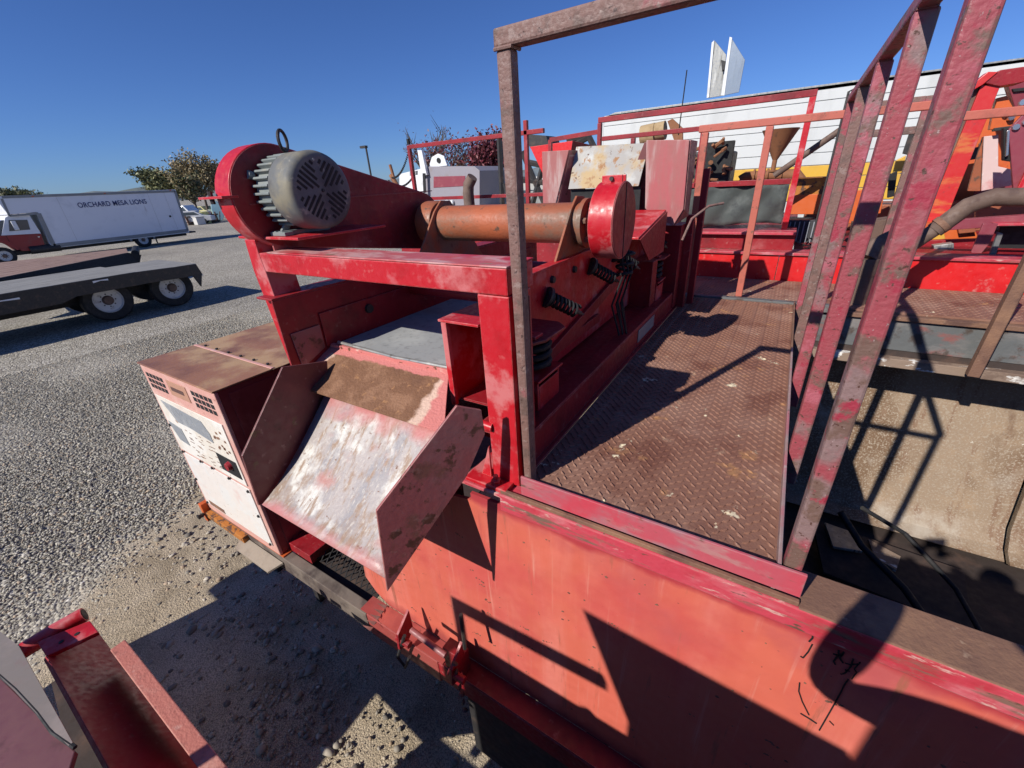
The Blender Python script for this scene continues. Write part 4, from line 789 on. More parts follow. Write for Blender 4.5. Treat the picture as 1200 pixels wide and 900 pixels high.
MB().lathe([(-.02, .085), (.04, .088), (.09, .075), (.125, .02)], (PX, PY + .015, .012), (0, 0, 1), 20).build('hair', M_dark, hd, smooth=True)
MB().prism([(PX - .01, PY + .105, .0), (PX + .01, PY + .105, .0), (PX, PY + .13, -.02), (PX, PY + .10, .03)], (0, .001, -.004)).build('nose', M_skin, hd)
for sx_, (hx, hy, hz) in ((-1, (-.045, -.075, -.045)), (1, (.135, -.06, -.045))):
    tx = 1 if sx_ < 0 else -1; pts = [(hx, hy, hz), (hx + tx * .02, hy + .015, hz + .03)]; ed = [(0, 1)]; rd = [.03, .026]
    for f_ in range(4):
        k0 = len(pts); bx_, by_, bz_ = hx + tx * .028, hy + .02 - f_ * .004, hz + .045 - f_ * .016
        pts += [(bx_, by_, bz_), (bx_ + tx * .022, by_ + .004, bz_ + .002), (bx_ + tx * .036, by_ - .008, bz_)]; rd += [.009, .0085, .0075]
        ed += [(1, k0), (k0, k0 + 1), (k0 + 1, k0 + 2)]
    k0 = len(pts); pts += [(hx + tx * .0, hy + .03, hz + .02), (hx + tx * .02, hy + .05, hz + .03)]; rd += [.010, .009]; ed += [(0, k0), (k0, k0 + 1)]
    skin_obj('hand', pts, ed, rd, M_skin, PE, 1)
PHN = MB(); _r, _u, _b = rx, ry, rz
cph = _b * .035 + _r * .055
PHN.add([cph + _r * a + _u * b + _b * c for a in (-.075, .075) for b in (-.037, .037) for c in (-.004, .004)], [(0, 1, 3, 2), (4, 6, 7, 5), (0, 4, 5, 1), (2, 3, 7, 6), (0, 2, 6, 4), (1, 5, 7, 3)])
tag(PHN.build('phone', M_black, bevel=.003), 'black phone held sideways in both hands at the camera position', 'phone')

# ------------------------------------------------------------------ pit details
HS = MB()
def pit(px, py, Z): return at(px, py, Z=Z)
HS.tube([pit(985, 600, -2.0), pit(1010, 640, -2.15), pit(1060, 690, -2.2), pit(1095, 740, -2.2), pit(1110, 790, -2.15)], .02, 10)
tag(HS.build('suction_hose', M_rubber, smooth=True), 'black suction hose curving through the dark tank pit', 'hose', 'hoses in the tank pit')
HS = MB(); HS.tube([pit(1010, 595, -1.95), pit(1060, 625, -2.1), pit(1120, 690, -2.2), pit(1160, 760, -2.2)], .013, 10)
tag(HS.build('suction_hose', M_rubber, smooth=True), 'thinner black hose nearer the stained sheet of the pit', 'hose', 'hoses in the tank pit')
# brown discharge pipe with elbow, and the round stand pipe below it
EP = thing('elbow_pipe', 'brown rusty pipe with a mitred elbow crossing behind the big pink upright', 'pipe', (.9, 3.6, -.4))
cb = [at(1225, 231, Y=3.62), at(1165, 231, Y=3.62), at(1135, 241, Y=3.62), at(1095, 270, Y=3.62)]
MB().tube(cb, .048, 20).build('elbow', M_pipe, EP, smooth=True)
MB().tube([at(1100, 266, Y=3.62), at(1040, 306, Y=3.60), at(995, 330, Y=3.58)], .040, 20).build('pipe_run', M_pipe, EP, smooth=True)
MB().lathe([(0, .052), (.03, .052)], at(1107, 261, Y=3.62), at(1040, 306, Y=3.60) - at(1107, 261, Y=3.62), 20).build('weld_collar', M_rust, EP, smooth=True)
SP = thing('stand_pipe', 'short thick brown stand pipe with a cap ring below the elbow pipe', 'pipe', (.47, 3.45, -.9))
s0, s1 = at(988, 402, Y=3.40), at(1011, 322, Y=3.40)
MB().lathe([(0, .060), ((s1 - s0).length, .060)], s0, s1 - s0, 24).build('pipe_body', M_pipe, SP, smooth=True)
MB().lathe([(0, .063), (.03, .066), (.10, .064)], s1, s1 - s0, 24).build('collar', M_pipe, SP, smooth=True)
MB().tube([s1 + Vector((0, 0, .10)), s1 + Vector((.03, .03, .17)), s1 + Vector((.12, .08, .22))], .055, 18).build('elbow', M_pipe, SP, smooth=True)

# ------------------------------------------------------------------ equipment behind the canvas panel
FN = thing('funnel_valve', 'rusty orange funnel standing on a flanged pipe manifold before the white trailer', 'funnel', (-.2, 5.4, .2))
fY = 5.4; ft_, fbp = at(911, 153, Y=fY), at(908, 188, Y=fY)
M_orust2 = mat('brown orange rust', (.26, .11, .05), [((.34, .16, .08), 6, .5, .7), ((.15, .07, .04), 12, .55, .7)], rough=.8)
hgt = ft_.z - fbp.z
MB().lathe([(0, .02), (hgt, .155), (hgt + .008, .160), (hgt + .008, .145), (.02, .012)], fbp, (0, 0, 1), 24).build('cone', M_orust2, FN, smooth=True)
MB().lathe([(-.12, .03), (-.1, .03), (-.1, .055), (-.085, .055), (-.085, .022), (.01, .022)], fbp, (0, 0, 1), 14).build('neck', M_orust2, FN, smooth=True)
mz_ = fbp.z - .13
MB().tube([(fbp.x - .28, fY, mz_ - .03), (fbp.x - .24, fY, mz_), (fbp.x + .22, fY, mz_), (fbp.x + .26, fY, mz_ - .06)], .045, 14).build('manifold', M_orust2, FN, smooth=True)
for dx in (-.17, -.05, .07, .18): MB().lathe([(0, .062), (.018, .062)], (fbp.x + dx, fY, mz_), (1, 0, 0), 14).build('flange', M_orust2, FN)
MB().tube([(fbp.x - .24, fY, mz_), (fbp.x - .28, fY, mz_ - .10), (fbp.x - .28, fY, -.6)], .035, 10).build('leg_pipe', M_orust2, FN, smooth=True)
MB().tube([(fbp.x + .1, fY, mz_), (fbp.x + .1, fY, -.63)], .03, 10).build('leg_pipe', M_orust2, FN, smooth=True)
DG = MB(); DG.tube([at(907, 206, Y=4.45), at(984, 153, Y=4.45)], .024, 12)
tag(DG.build('diagonal_pipe', M_pipe, smooth=True), 'thin brown pipe slanting up beside the red frame post', 'pipe')
WH = MB(); q = at(984, 150, Y=4.3); q2 = at(990, 108, Y=4.3)
WH.tube([(q.x, 4.3, -.5), q, (q.x + .0, 4.3, q2.z), (q.x + .05, 4.3, q2.z + .02), (q.x + .11, 4.3, q2.z + .01), (q.x + .10, 4.3, q2.z - .06)], .008, 6)
tag(WH.build('bent_wire_rod', M_dark, smooth=True), 'thin bent black rod hooked over the brown guard rail', 'rod')
OB = thing('orange_hopper_box', 'orange box with flaking rust top behind the red frame post', 'box', (.3, 5.0, -.5))
def pbox(px0, px1, py0, py1, Y, m_, nm, par, dep=.25, bev=.004, **k):
    a_, b_ = at(px0, py0, Y=Y), at(px1, py1, Y=Y); return MB().box(min(a_.x, b_.x), max(a_.x, b_.x), Y, Y + dep, min(a_.z, b_.z), max(a_.z, b_.z)).build(nm, m_, par, bevel=bev, **k)
pbox(931, 966, 209, 228, 4.8, M_orust, 'rusty_top', OB); pbox(928, 962, 228.5, 251, 4.79, M_orange2, 'orange_front', OB)
a_ = at(966, 209, Y=4.8); b_ = at(962, 252, Y=4.79)
MB().box(a_.x + .003, a_.x + .05, 4.85, 5.1, b_.z, a_.z).build('side', M_dark, OB)
VB = thing('black_grid_vent', 'black box with a fine grid beneath the orange box', 'vent', (.25, 4.7, -.6))
vb = pbox(924, 958, 258, 287, 4.6, mat('black grid', (.04, .04, .045), rough=.6), 'case', VB)
a_, b_ = at(926, 260, Y=4.59), at(956, 285, Y=4.59)
for i in range(7): MB().box(a_.x + (b_.x - a_.x) * i / 6.5, a_.x + (b_.x - a_.x) * i / 6.5 + .008, 4.588, 4.598, b_.z, a_.z).build('slat', M_label, VB)
CHN = MB()
for i in range(26):
    c = Vector((-.02 + i * .022, 4.28 + .01 * math.sin(i * 2), -.585 + .012 * math.sin(i * 1.7) - .002 * i)); CHN.lathe([(-.004, .008), (0, .016), (.004, .008)], c, (math.sin(i), .3, math.cos(i * 2)), 8)
for i in range(14):
    c = Vector((.15 + i * .024, 4.33, -.57 + .01 * math.sin(i * 2.3))); CHN.lathe([(-.004, .008), (0, .016), (.004, .008)], c, (math.cos(i), .3, math.sin(i * 2)), 8)
tag(CHN.build('chain_pile', M_dark), 'dark rusty chain lying along the red tank top', 'chain')
# hydraulic bits in the dark opening left of the canvas
EN = thing('engine_block', 'dusty engine with round filters showing above the pink feed box', 'engine', (-1.1, 5.2, -.5))
MB().box(-1.55, -.62, 5.0, 5.7, -.5, .15).build('block', M_dark, EN, bevel=.02)
MB().lathe([(0, .07), (0, .10), (.14, .10), (.14, .07)], at(752, 160, Y=5.05), (1, 0, .1), 18).build('air_filter', mat('tan filter', (.42, .30, .16), [((.3, .2, .1), 8, .5, .7)], rough=.8), EN, smooth=True)
MB().lathe([(0, .05), (0, .085), (.10, .085), (.10, .05)], at(768, 155, Y=5.05), (1, 0, .1), 18).build('air_filter', MATS['tan filter'], EN, smooth=True)
MB().prism([at(782, 142, Y=5.0), at(788, 139, Y=5.0), at(800, 150, Y=5.0), at(800, 165, Y=5.0), at(790, 165, Y=5.0)], (0, .03, 0)).build('exhaust_cowl', M_orust2, EN, bevel=.003)
MB().box(-.84, -.58, 4.9, 5.0, -.2, .22).build('radiator', M_black, EN)
random.seed(3)
EO = MB()
for _ in range(26):
    x_, z_ = random.uniform(-1.0, -.62), random.uniform(-.18, .2); EO.tube([(x_, 4.86, z_), (x_ + random.uniform(-.1, .1), 4.82, z_ + random.uniform(-.08, .05))], random.uniform(.008, .022), 6)
EO.build('fittings', M_orust2, EN, kind='stuff')
AN = MB(); AN.tube([at(795, 158, Y=5.0), at(805, 82, Y=5.0)], .006, 6); tag(AN.build('whip_antenna', M_black), 'thin black whip antenna rising above the engine', 'antenna')

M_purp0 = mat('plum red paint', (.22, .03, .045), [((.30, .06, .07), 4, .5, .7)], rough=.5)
# right-hand cluster: inclined red conveyor, orange plates, purple side plate
CV = thing('inclined_red_arm', 'steep red arm streaked with orange leaning against the white trailer view', 'arm', (1.1, 4.9, -.7))
def slab(pts, Y, m_, nm, par, dep=.06, bev=.004, **k): return MB().prism([at(px, py, Y=Y) for px, py in pts], (0, dep, 0)).build(nm, m_, par, bevel=bev, **k)
M_arm = mat('red arm with orange streaks', (.58, .03, .03), [((.62, .16, .05), 3.4, .52, .64, (.6, 1, 2.2)), ((.56, .14, .14), 6, .56, .7), ((.30, .05, .05), 9, .6, .74)], rough=.45, bump=.05)
slab([(1152, 98), (1172, 97), (1125, 205), (1118, 262), (1086, 300), (1078, 300)][:0] or [(1150, 100), (1174, 97), (1096, 288), (1072, 290)], 4.9, M_arm, 'arm_face', CV, .12)
slab([(1132, 112), (1150, 100), (1072, 290), (1062, 290)], 4.93, M_pipe, 'arm_edge', CV, .05)
slab([(1152, 97), (1172, 82), (1200, 78), (1215, 90), (1200, 96), (1172, 101)], 4.88, M_red2, 'arm_head', CV, .2)
slab([(1128, 113), (1152, 99), (1170, 84), (1158, 84), (1134, 103)], 4.87, M_arm, 'arm_crown', CV, .1)
MB_ = thing('machine_backdrop', 'orange and plum machine frame filling the space behind the red arm', 'machine', (1.9, 5.9, -.6))
slab([(1128, 130), (1150, 122), (1262, 108), (1262, 262), (1104, 262), (1100, 232)], 5.9, M_orange2, 'side_frame', MB_, .06); slab([(1104, 200), (1122, 196), (1112, 262), (1092, 262)], 5.7, M_pillar, 'upright', MB_, .08)
slab([(1126, 176), (1170, 168), (1168, 182), (1124, 190)], 5.65, M_dark, 'hose_rack', MB_, .08); slab([(1146, 222), (1200, 214), (1200, 236), (1142, 240)], 5.6, M_purp0, 'lower_rail', MB_, .1)
slab([(1180, 96), (1200, 92), (1262, 84), (1262, 120), (1190, 128)], 5.4, M_purp0, 'upper_plate', MB_, .1); slab([(1186, 104), (1262, 96), (1262, 100), (1188, 108)], 5.38, M_black, 'slot', MB_, .02)
for i in range(6): MB().lathe([(0, .02), (.02, .016)], at(1132 + 9 * i, 135 + 17 * i, Y=5.88), (0, -1, 0), 8).build('bolt', M_rust, MB_)
OP = thing('orange_pivot_plate', 'bright orange pivot plate with bolts at upper right', 'plate', (1.2, 5.1, 0))
slab([(1168, 115), (1180, 112), (1192, 135), (1185, 150), (1160, 152)], 5.0, M_orange2, 'plate', OP)
slab([(1165, 150), (1196, 146), (1196, 150), (1165, 154)], 4.98, M_dark, 'edge', OP)
for p in ((1178, 132), (1184, 138)): MB().lathe([(0, .022), (.03, .018)], at(*p, Y=4.99), (0, -1, 0), 8).build('bolt', M_chrome, OP)
PK = thing('pale_pink_bracket', 'pale pink and white bracket plate beside the red arm', 'bracket', (1.25, 5.15, -.2))
slab([(1153, 160), (1170, 158), (1170, 195), (1192, 200), (1192, 216), (1150, 224)], 5.05, mat('chalky white pink', (.68, .50, .48), [((.60, .22, .22), 4, .5, .66), ((.8, .76, .72), 6, .55, .7)], rough=.5), 'plate', PK, .02)
slab([(1143, 190), (1152, 160), (1149, 224), (1134, 224)], 5.06, M_orange, 'rib', PK, .03)
PP = thing('purple_red_side_plate', 'large shaded purple red plate at the right edge', 'plate', (1.35, 4.7, -.1))
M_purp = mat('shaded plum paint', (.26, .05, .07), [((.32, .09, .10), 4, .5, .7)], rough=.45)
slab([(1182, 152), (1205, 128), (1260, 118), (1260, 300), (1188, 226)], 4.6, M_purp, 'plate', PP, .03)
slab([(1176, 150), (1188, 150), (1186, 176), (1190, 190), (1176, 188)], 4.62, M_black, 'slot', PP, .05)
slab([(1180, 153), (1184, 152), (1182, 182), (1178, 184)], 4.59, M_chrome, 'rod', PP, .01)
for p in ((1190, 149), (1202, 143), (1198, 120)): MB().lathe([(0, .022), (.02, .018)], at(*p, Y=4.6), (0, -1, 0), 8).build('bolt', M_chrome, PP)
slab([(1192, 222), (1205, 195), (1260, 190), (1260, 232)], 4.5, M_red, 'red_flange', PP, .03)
OC = thing('orange_base_casting', 'orange cast base under the red arm with yellow lugs', 'base', (.9, 4.9, -.6))
slab([(1062, 250), (1080, 236), (1082, 262), (1140, 262), (1148, 283), (1060, 285)], 4.75, M_orange2, 'casting', OC, .3)
slab([(1096, 262), (1104, 262), (1108, 280), (1092, 282)], 4.72, M_ty, 'lug', OC, .04); slab([(1122, 264), (1142, 262), (1144, 272), (1124, 274)], 4.70, M_orange, 'lug', OC, .04)
slab([(1078, 282), (1148, 280), (1150, 290), (1080, 296)], 4.55, M_red2, 'shadow_rail', OC, .05)
slab([(1094, 288), (1118, 285), (1118, 298), (1096, 300)], 4.4, M_galv, 'block', OC, .08)
PL = thing('plum_chute_plate', 'plum coloured folded chute plate resting on the bright red tank', 'plate', (1.1, 4.2, -.5))
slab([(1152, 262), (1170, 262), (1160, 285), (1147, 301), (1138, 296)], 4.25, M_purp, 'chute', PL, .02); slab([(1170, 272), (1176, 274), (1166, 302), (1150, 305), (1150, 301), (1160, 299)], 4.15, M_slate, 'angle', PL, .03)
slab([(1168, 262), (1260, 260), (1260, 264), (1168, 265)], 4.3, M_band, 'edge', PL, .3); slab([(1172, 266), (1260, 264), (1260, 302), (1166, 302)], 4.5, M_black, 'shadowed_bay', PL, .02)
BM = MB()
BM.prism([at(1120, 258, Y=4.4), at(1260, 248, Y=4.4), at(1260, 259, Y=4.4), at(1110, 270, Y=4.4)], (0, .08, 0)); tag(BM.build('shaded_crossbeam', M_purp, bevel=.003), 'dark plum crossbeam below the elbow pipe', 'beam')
YL = thing('yellow_bracket_cluster', 'yellow bracket with chains seen between the pink uprights', 'bracket', (.55, 5.3, -.3))
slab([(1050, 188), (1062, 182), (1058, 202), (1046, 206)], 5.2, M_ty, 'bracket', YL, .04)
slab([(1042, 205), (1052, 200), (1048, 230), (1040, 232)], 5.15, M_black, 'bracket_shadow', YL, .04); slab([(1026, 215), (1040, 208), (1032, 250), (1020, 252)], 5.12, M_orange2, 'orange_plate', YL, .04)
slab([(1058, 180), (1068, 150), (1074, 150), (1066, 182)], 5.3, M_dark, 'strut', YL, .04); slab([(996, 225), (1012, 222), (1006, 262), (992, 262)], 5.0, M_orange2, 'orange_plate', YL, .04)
slab([(1000, 262), (1046, 256), (1040, 282), (996, 286)], 4.75, M_pipe, 'drum', YL, .2)

# ------------------------------------------------------------------ enclosed white trailer
TR = thing('enclosed_trailer', 'long white enclosed trailer with a yellow stripe and ribbed siding', 'trailer', (2, 10.6, G))
tx0, tx1, ty = -3.70, 9.0, 9.7
zz = 1.08; k = 0
while zz > -1.45:
    h = .19; m_ = M_ty if -.62 < zz - h / 2 < -.08 else M_tw
    MB().box(tx0 + (.0 if zz < 1.0 else .03), tx1, ty, ty + .02, zz - h + .011, zz).build('siding_panel', m_, TR, bevel=.004); zz -= h
MB().box(tx0 + .01, tx1 - .01, ty + .012, ty + 2.4, -1.5, 1.07).build('inner_wall', M_galv, TR)
MB().prism([(tx0 + .10, ty - .004, 1.082), (tx0 + .02, ty - .004, 1.05), (tx0 + .25, ty - .004, 1.12), (tx1, ty - .004, 1.12), (tx1, ty - .004, 1.075)], (0, 2.4, 0)).build('roof_edge', M_galv, TR, bevel=.004)
MB().box(tx0 - .01, tx0 + .03, ty - .006, ty + 2.4, -1.5, .98).build('corner_post', M_tw, TR, bevel=.01)
for xx in (4.5, 5.7): MB().lathe([(-.12, .3), (-.12, .46), (.12, .46), (.12, .3)], (xx, ty + .25, G + .46), (0, 1, 0), 24).build('wheel', M_rubber, TR, smooth=True)
MB().lathe([(0, .04), (.8, .04)], (tx0 + 1.0, ty + .5, G), (0, 0, 1), 8).build('landing_leg', M_dark, TR)
HT = thing('roof_hatch', 'two upright aluminium hatch flaps standing open above the white trailer roof', 'hatch', (-1.5, 9.9, 1.1))
slab([(835, 50), (838, 48), (851, 64), (848, 112), (828, 115)], 9.9, M_galv, 'flap', HT, .03)
slab([(834, 50), (837, 47), (831, 114), (828, 115)], 9.88, M_mwhite, 'flap_edge', HT, .03); slab([(845, 70), (851, 72), (850, 80), (846, 84)], 9.84, M_dark, 'latch', HT, .03)
slab([(857, 44), (873, 70), (866, 108), (848, 112)], 9.7, M_alum, 'flap', HT, .02); slab([(855, 43), (858, 44), (849, 112), (845, 112)], 9.69, M_mwhite, 'flap_edge', HT, .03)

# ------------------------------------------------------------------ mid distance, centre
LR = thing('far_machine_rail', 'thin red guard rail of the far machine left of the feed box', 'guard rail', (-3.2, 4.2, -.1))
MB().bar((-3.99, 4.2, .415), (-2.2, 4.2, .415), .04, .04).build('top_rail', M_red2, LR, bevel=.003); MB().bar((-5.4, 4.2, -.15), (-1.42, 4.2, -.15), .035, .035).build('mid_rail', M_red2, LR, bevel=.003)
for xv in (-4.0, -2.40): MB().bar((xv, 4.2, -.5), (xv, 4.2, .43 if xv < -3 else .52), .04, .04).build('post', M_red2, LR, bevel=.003)
MB().lathe([(0, .02), (.06, .02)], (-4.0, 4.2, .44), (0, 0, 1), 8).build('pin', M_black, LR)
LR2 = thing('rear_short_rail', 'short red rail behind the chalky feed box', 'guard rail', (-2.5, 5.2, .2))
MB().bar(at(645, 164, Y=5.2), at(704, 154, Y=5.2), .04, .045).build('top_rail', M_red2, LR2); MB().bar(at(645, 164, Y=5.2), at(645, 200, Y=5.2), .04, .04).build('post', M_red2, LR2)
for (u0, u1, lb) in ((Vector((-4.0, 4.2, .40)), at(458, 208, Y=4.6), 'upper slack safety chain hanging from the thin red rail post'), (Vector((-3.98, 4.2, .12)), at(456, 212, Y=4.6), 'lower slack safety chain hanging below the other beside the thin red rail post')):
    CN = MB()
    for i in range(30):
        t_ = i / 29; c = u0.lerp(u1, t_) - Vector((0, 0, .16 * 4 * t_ * (1 - t_) * .6)); CN.lathe([(-.004, .008), (0, .015), (.004, .008)], c, (1, 0, .4) if i % 2 else (0, 1, .5), 6)
    tag(CN.build('safety_chain', M_dark), lb, 'chain', 'safety chains on the far rail')
PN = MB(); PN.tube([at(462, 210, Y=4.6), at(457, 193, Y=4.6)], .02, 8); PN.tube([at(468, 222, Y=4.6), at(458, 205, Y=4.6)], .03, 8); tag(PN.build('rusty_pin', M_orust2), 'small rusty pin where the chain ends', 'pin')
EX = MB(); EX.tube([(-3.03, 4.0, -.6), (-3.035, 4.0, -.10), (-3.02, 4.0, -.02), (-2.96, 4.0, .05)], [.06, .06, .06, .055], 18)
tag(EX.build('exhaust_stack', M_pipe, smooth=True), 'short curved brown exhaust stack above the shaft tube', 'exhaust')
WM = thing('white_grey_machine', 'white and grey machine body with a round lifting lug behind the red rail', 'machine', (-8, 9, G))
slab([(498, 198), (503, 195), (556, 195), (562, 200), (562, 262), (500, 262)], 9.0, M_mgrey, 'body', WM, 1.2); slab([(508, 207), (545, 206), (545, 218), (508, 220)], 8.99, M_purp, 'recess', WM, .02)
slab([(501, 200), (506, 184), (513, 180), (520, 183), (524, 194), (505, 196)], 9.05, M_mwhite, 'lug', WM, .05)
MB().lathe([(0, .06), (.01, .06)], at(514, 188, Y=9.04), (0, -1, 0), 14).build('lug_hole', M_black, WM)
slab([(468, 204), (500, 196), (500, 240), (468, 240)], 9.3, M_mwhite, 'side', WM, 1.0); slab([(489, 176), (494, 176), (500, 205), (494, 206)], 8.9, M_mwhite, 'mast', WM, .08)
slab([(495, 203), (498, 203), (499, 226), (496, 226)], 8.88, M_black, 'slot', WM, .02); slab([(480, 201), (488, 200), (488, 205), (480, 206)], 8.9, M_galv, 'cap', WM, .05)
MB().box(-9.5, -6.2, 9.1, 10.3, G, -.6).build('base', M_mwhite, WM)
for p in ((524, 237), (530, 237)): MB().lathe([(0, .06), (.05, .05)], at(*p, Y=8.98), (0, -1, 0), 10).build('marker_light', M_mwhite, WM)
RH = thing('red_hopper', 'bright red tapered hopper far behind the feed box', 'hopper', (-3.4, 7, -.1))
MB().prism([at(621, 172, Y=7), at(671, 165, Y=7), at(664, 212, Y=7), at(640, 212, Y=7)], (0, .03, 0)).build('front', M_brt, RH, bevel=.004)
MB().prism([at(671, 165, Y=7), at(706, 173, Y=7.6), at(690, 212, Y=7.6), at(664, 212, Y=7)], (0, .03, 0)).build('side', M_red2, RH, bevel=.004)
MB().prism([at(621, 172, Y=7.03), at(671, 165, Y=7.03), at(706, 173, Y=7.6), at(660, 176, Y=7.6)], (0, 0, -.02)).build('mouth', M_dark, RH)
for px in (645, 668): MB().tube([at(px, 212, Y=7.1), Vector((at(px, 212, Y=7.1).x, 7.1, G))], .05, 8).build('leg', M_dark, RH)
BK = thing('black_boom_attachment', 'black steel boom attachment with struts behind the red hopper', 'attachment', (-4.2, 8, 0))
slab([(616, 157), (640, 159), (642, 166), (650, 172), (622, 172), (614, 170)], 8, M_dark, 'bucket', BK, .5)
bk = MB()
for (a, b) in (((612, 178), (648, 262)), ((640, 180), (618, 262)), ((618, 190), (646, 196)), ((612, 210), (650, 216)), ((665, 163), (690, 160)), ((668, 163), (676, 172)), ((690, 160), (698, 176)), ((676, 168), (690, 160)), ((578, 160), (606, 157)), ((585, 160), (590, 262)), ((592, 215), (604, 262))):
    bk.tube([at(*a, Y=8), at(*b, Y=8)], .055, 6)
bk.build('strut', M_dark, BK)
slab([(618, 225), (634, 222), (636, 245), (620, 248)], 8.3, M_galv, 'panel', BK, .1)
LF = thing('low_far_building', 'pale low shed with a flat roof beyond the machines', 'building', (-25, 36, G))
lb0 = at(560, 220, Y=36); 
MB().box(-27, -14, 36, 40, G, -.1).build('wall', mat('pale shed wall', (.42, .42, .40), rough=.8), LF); MB().box(-27.3, -13.7, 35.7, 40.3, -.1, .15).build('roof', M_mwhite, LF)
for k in range(5): MB().box(-26 + k * 2.4, -24.8 + k * 2.4, 35.95, 35.99, -2.0, -.9).build('window', M_glass, LF)

# ------------------------------------------------------------------ trees
def tree(name, label, px, py, dist, height, crown_w, cols, nleaf, bare=.25, leaf=.16, group=None, lean=0, cz=.62, cr=.40):
    d = c2w(Vector((px - 600, py - 450, F))); d = Vector((d.x, d.y, 0)).normalized() * dist; bx_, by_ = d.x, d.y
    t = thing(name, label, 'tree', (bx_, by_, G), group)
    rg = np.random.default_rng(int(px * 13 + py)); tk = MB(); B0 = Vector((bx_, by_, G))
    tk.tube([B0, B0 + Vector((.1 * lean, 0, height * .2)), B0 + Vector((.3 * lean, .1, height * .42))], [height * .028, height * .022, height * .015], 8)
    tips = []
    for i in range(30):
        a = rg.uniform(0, 6.28); s0 = B0 + Vector((.2 * lean, 0, height * rg.uniform(.32, .50))); e = s0 + Vector((math.cos(a) * crown_w * rg.uniform(.25, .46), math.sin(a) * crown_w * rg.uniform(.25, .46), height * rg.uniform(.14, .50)))
        mid = s0.lerp(e, .5) + Vector((rg.normal(0, .15), rg.normal(0, .15), height * .04)); tk.tube([s0, mid, e], [height * .011, height * .007, height * .002], 5); tips += [mid.lerp(e, .5), e, mid]
        for _ in range(4):
            m2 = mid.lerp(e, rg.uniform(0, 1)); e2 = m2 + Vector((rg.normal(0, .1) * crown_w, rg.normal(0, .1) * crown_w, height * rg.uniform(.03, .16))); tk.tube([m2, e2], [height * .004, height * .001], 4); tips.append(e2)
    tk.build('trunk', M_bark, t)
    tips = np.array([tuple(p) for p in tips]); n = nleaf
    c = tips[rg.integers(0, len(tips), n)] + rg.normal(0, 1, (n, 3)) * np.array([crown_w * .06, crown_w * .06, height * .04])
    c = c[c[:, 2] > G + height * .36]; n = len(c)
    u = rg.normal(0, 1, (n, 3)); u /= np.linalg.norm(u, axis=1)[:, None]; v = np.cross(u, rg.normal(0, 1, (n, 3))); v /= np.linalg.norm(v, axis=1)[:, None]
    s = leaf * rg.uniform(.5, 1.2, (n, 1)); V = np.stack([c - u * s, c + v * s * .5, c + u * s, c - v * s * .5], 1).reshape(-1, 3) - np.array([bx_, by_, G])
    me = bpy.data.meshes.new('crown'); me.from_pydata(V.tolist(), [], np.arange(4 * n).reshape(-1, 4).tolist()); at_ = me.color_attributes.new('tint', 'FLOAT_COLOR', 'POINT')
    cc = np.array(cols)[rg.integers(0, len(cols), n)] * rg.uniform(.6, 1.3, (n, 1)); cc = np.repeat(np.concatenate([cc, np.ones((n, 1))], 1), 4, 0); at_.data.foreach_set('color', cc.reshape(-1)); me.materials.append(M_leaf)
    o = bpy.data.objects.new('crown', me); COL.objects.link(o); o.parent = t; return t
GRN = [(.10, .12, .05), (.13, .14, .05), (.07, .09, .045), (.18, .17, .07)]; OLV = [(.20, .16, .07), (.28, .20, .09), (.13, .12, .06), (.30, .24, .13)]; PUR = [(.12, .02, .03), (.18, .03, .045), (.08, .015, .03), (.22, .05, .06)]
tree('broadleaf_tree', 'dark green tree rising behind the rear end of the box truck', 199, 230, 95, 7.6, 7.4, [(.17, .19, .09), (.22, .23, .10), (.12, .14, .07), (.28, .26, .12)], 7000, leaf=.30)
tree('broadleaf_tree', 'tan and olive autumn tree beside the red belt guard', 238, 230, 90, 8.8, 8.4, [(.25, .19, .085), (.31, .22, .10), (.17, .15, .07), (.30, .24, .13)], 8000, leaf=.22, lean=1)
tree('broadleaf_tree', 'smaller olive tree low between the two taller trees', 226, 232, 80, 6.2, 3.6, GRN + OLV, 2600, leaf=.24)
tree('purple_leaf_tree', 'dense purple leaved tree just left of the near guard post', 577, 205, 34, 5.8, 3.4, PUR, 9000, leaf=.15)
tree('purple_leaf_tree', 'sparse purple leaved tree behind the white machine lug', 528, 210, 38, 5.9, 5.0, PUR + [(.16, .09, .06)], 2200, leaf=.12)
tree('purple_leaf_tree', 'bare twiggy purple tree rising left of the white machine', 505, 210, 42, 7.6, 5.0, PUR + [(.16, .09, .06)], 160, leaf=.12)
for i, px in enumerate((10, 20, 28, 2)): tree('broadleaf_tree', ['round green treetop over the truck roof at the far left', 'green treetop second from the left edge', 'low green treetop right of the others over the truck roof', 'green treetop at the very left edge'][i], px, 230, 150 + 6 * i, 7.2 - .5 * (i % 2), 7, GRN, 1500, leaf=.35)
hl = MB()
for i in range(61):
    a = R(100 + i * 1.6); rr = 2400; hgt = 46 + 14 * math.sin(i * .7) + 9 * math.sin(i * 1.9)
    hl.v += [Vector((math.cos(a) * rr, math.sin(a) * rr, G - 5)), Vector((math.cos(a) * (rr + 300), math.sin(a) * (rr + 300), hgt))]
hl.f = [[2 * i, 2 * i + 2, 2 * i + 3, 2 * i + 1] for i in range(60)]
hl.build('hills', mat('distant hill', (.16, .19, .20), [((.12, .14, .13), .004, .5, .6)], rough=1), kind='structure')
LP_ = thing('lamp_post', 'tall black parking lot lamp post seen above the belt guard', 'lamp post', tuple(at(442, 235, Y=40)) [:2] + (G,))
lt = at(424, 174, Y=40); MB().tube([Vector((at(437, 218, Y=40).x + .0, 40, G)), Vector((at(437, 218, Y=40).x, 40, lt.z + .0))], .11, 8).build('pole', M_dark, LP_)
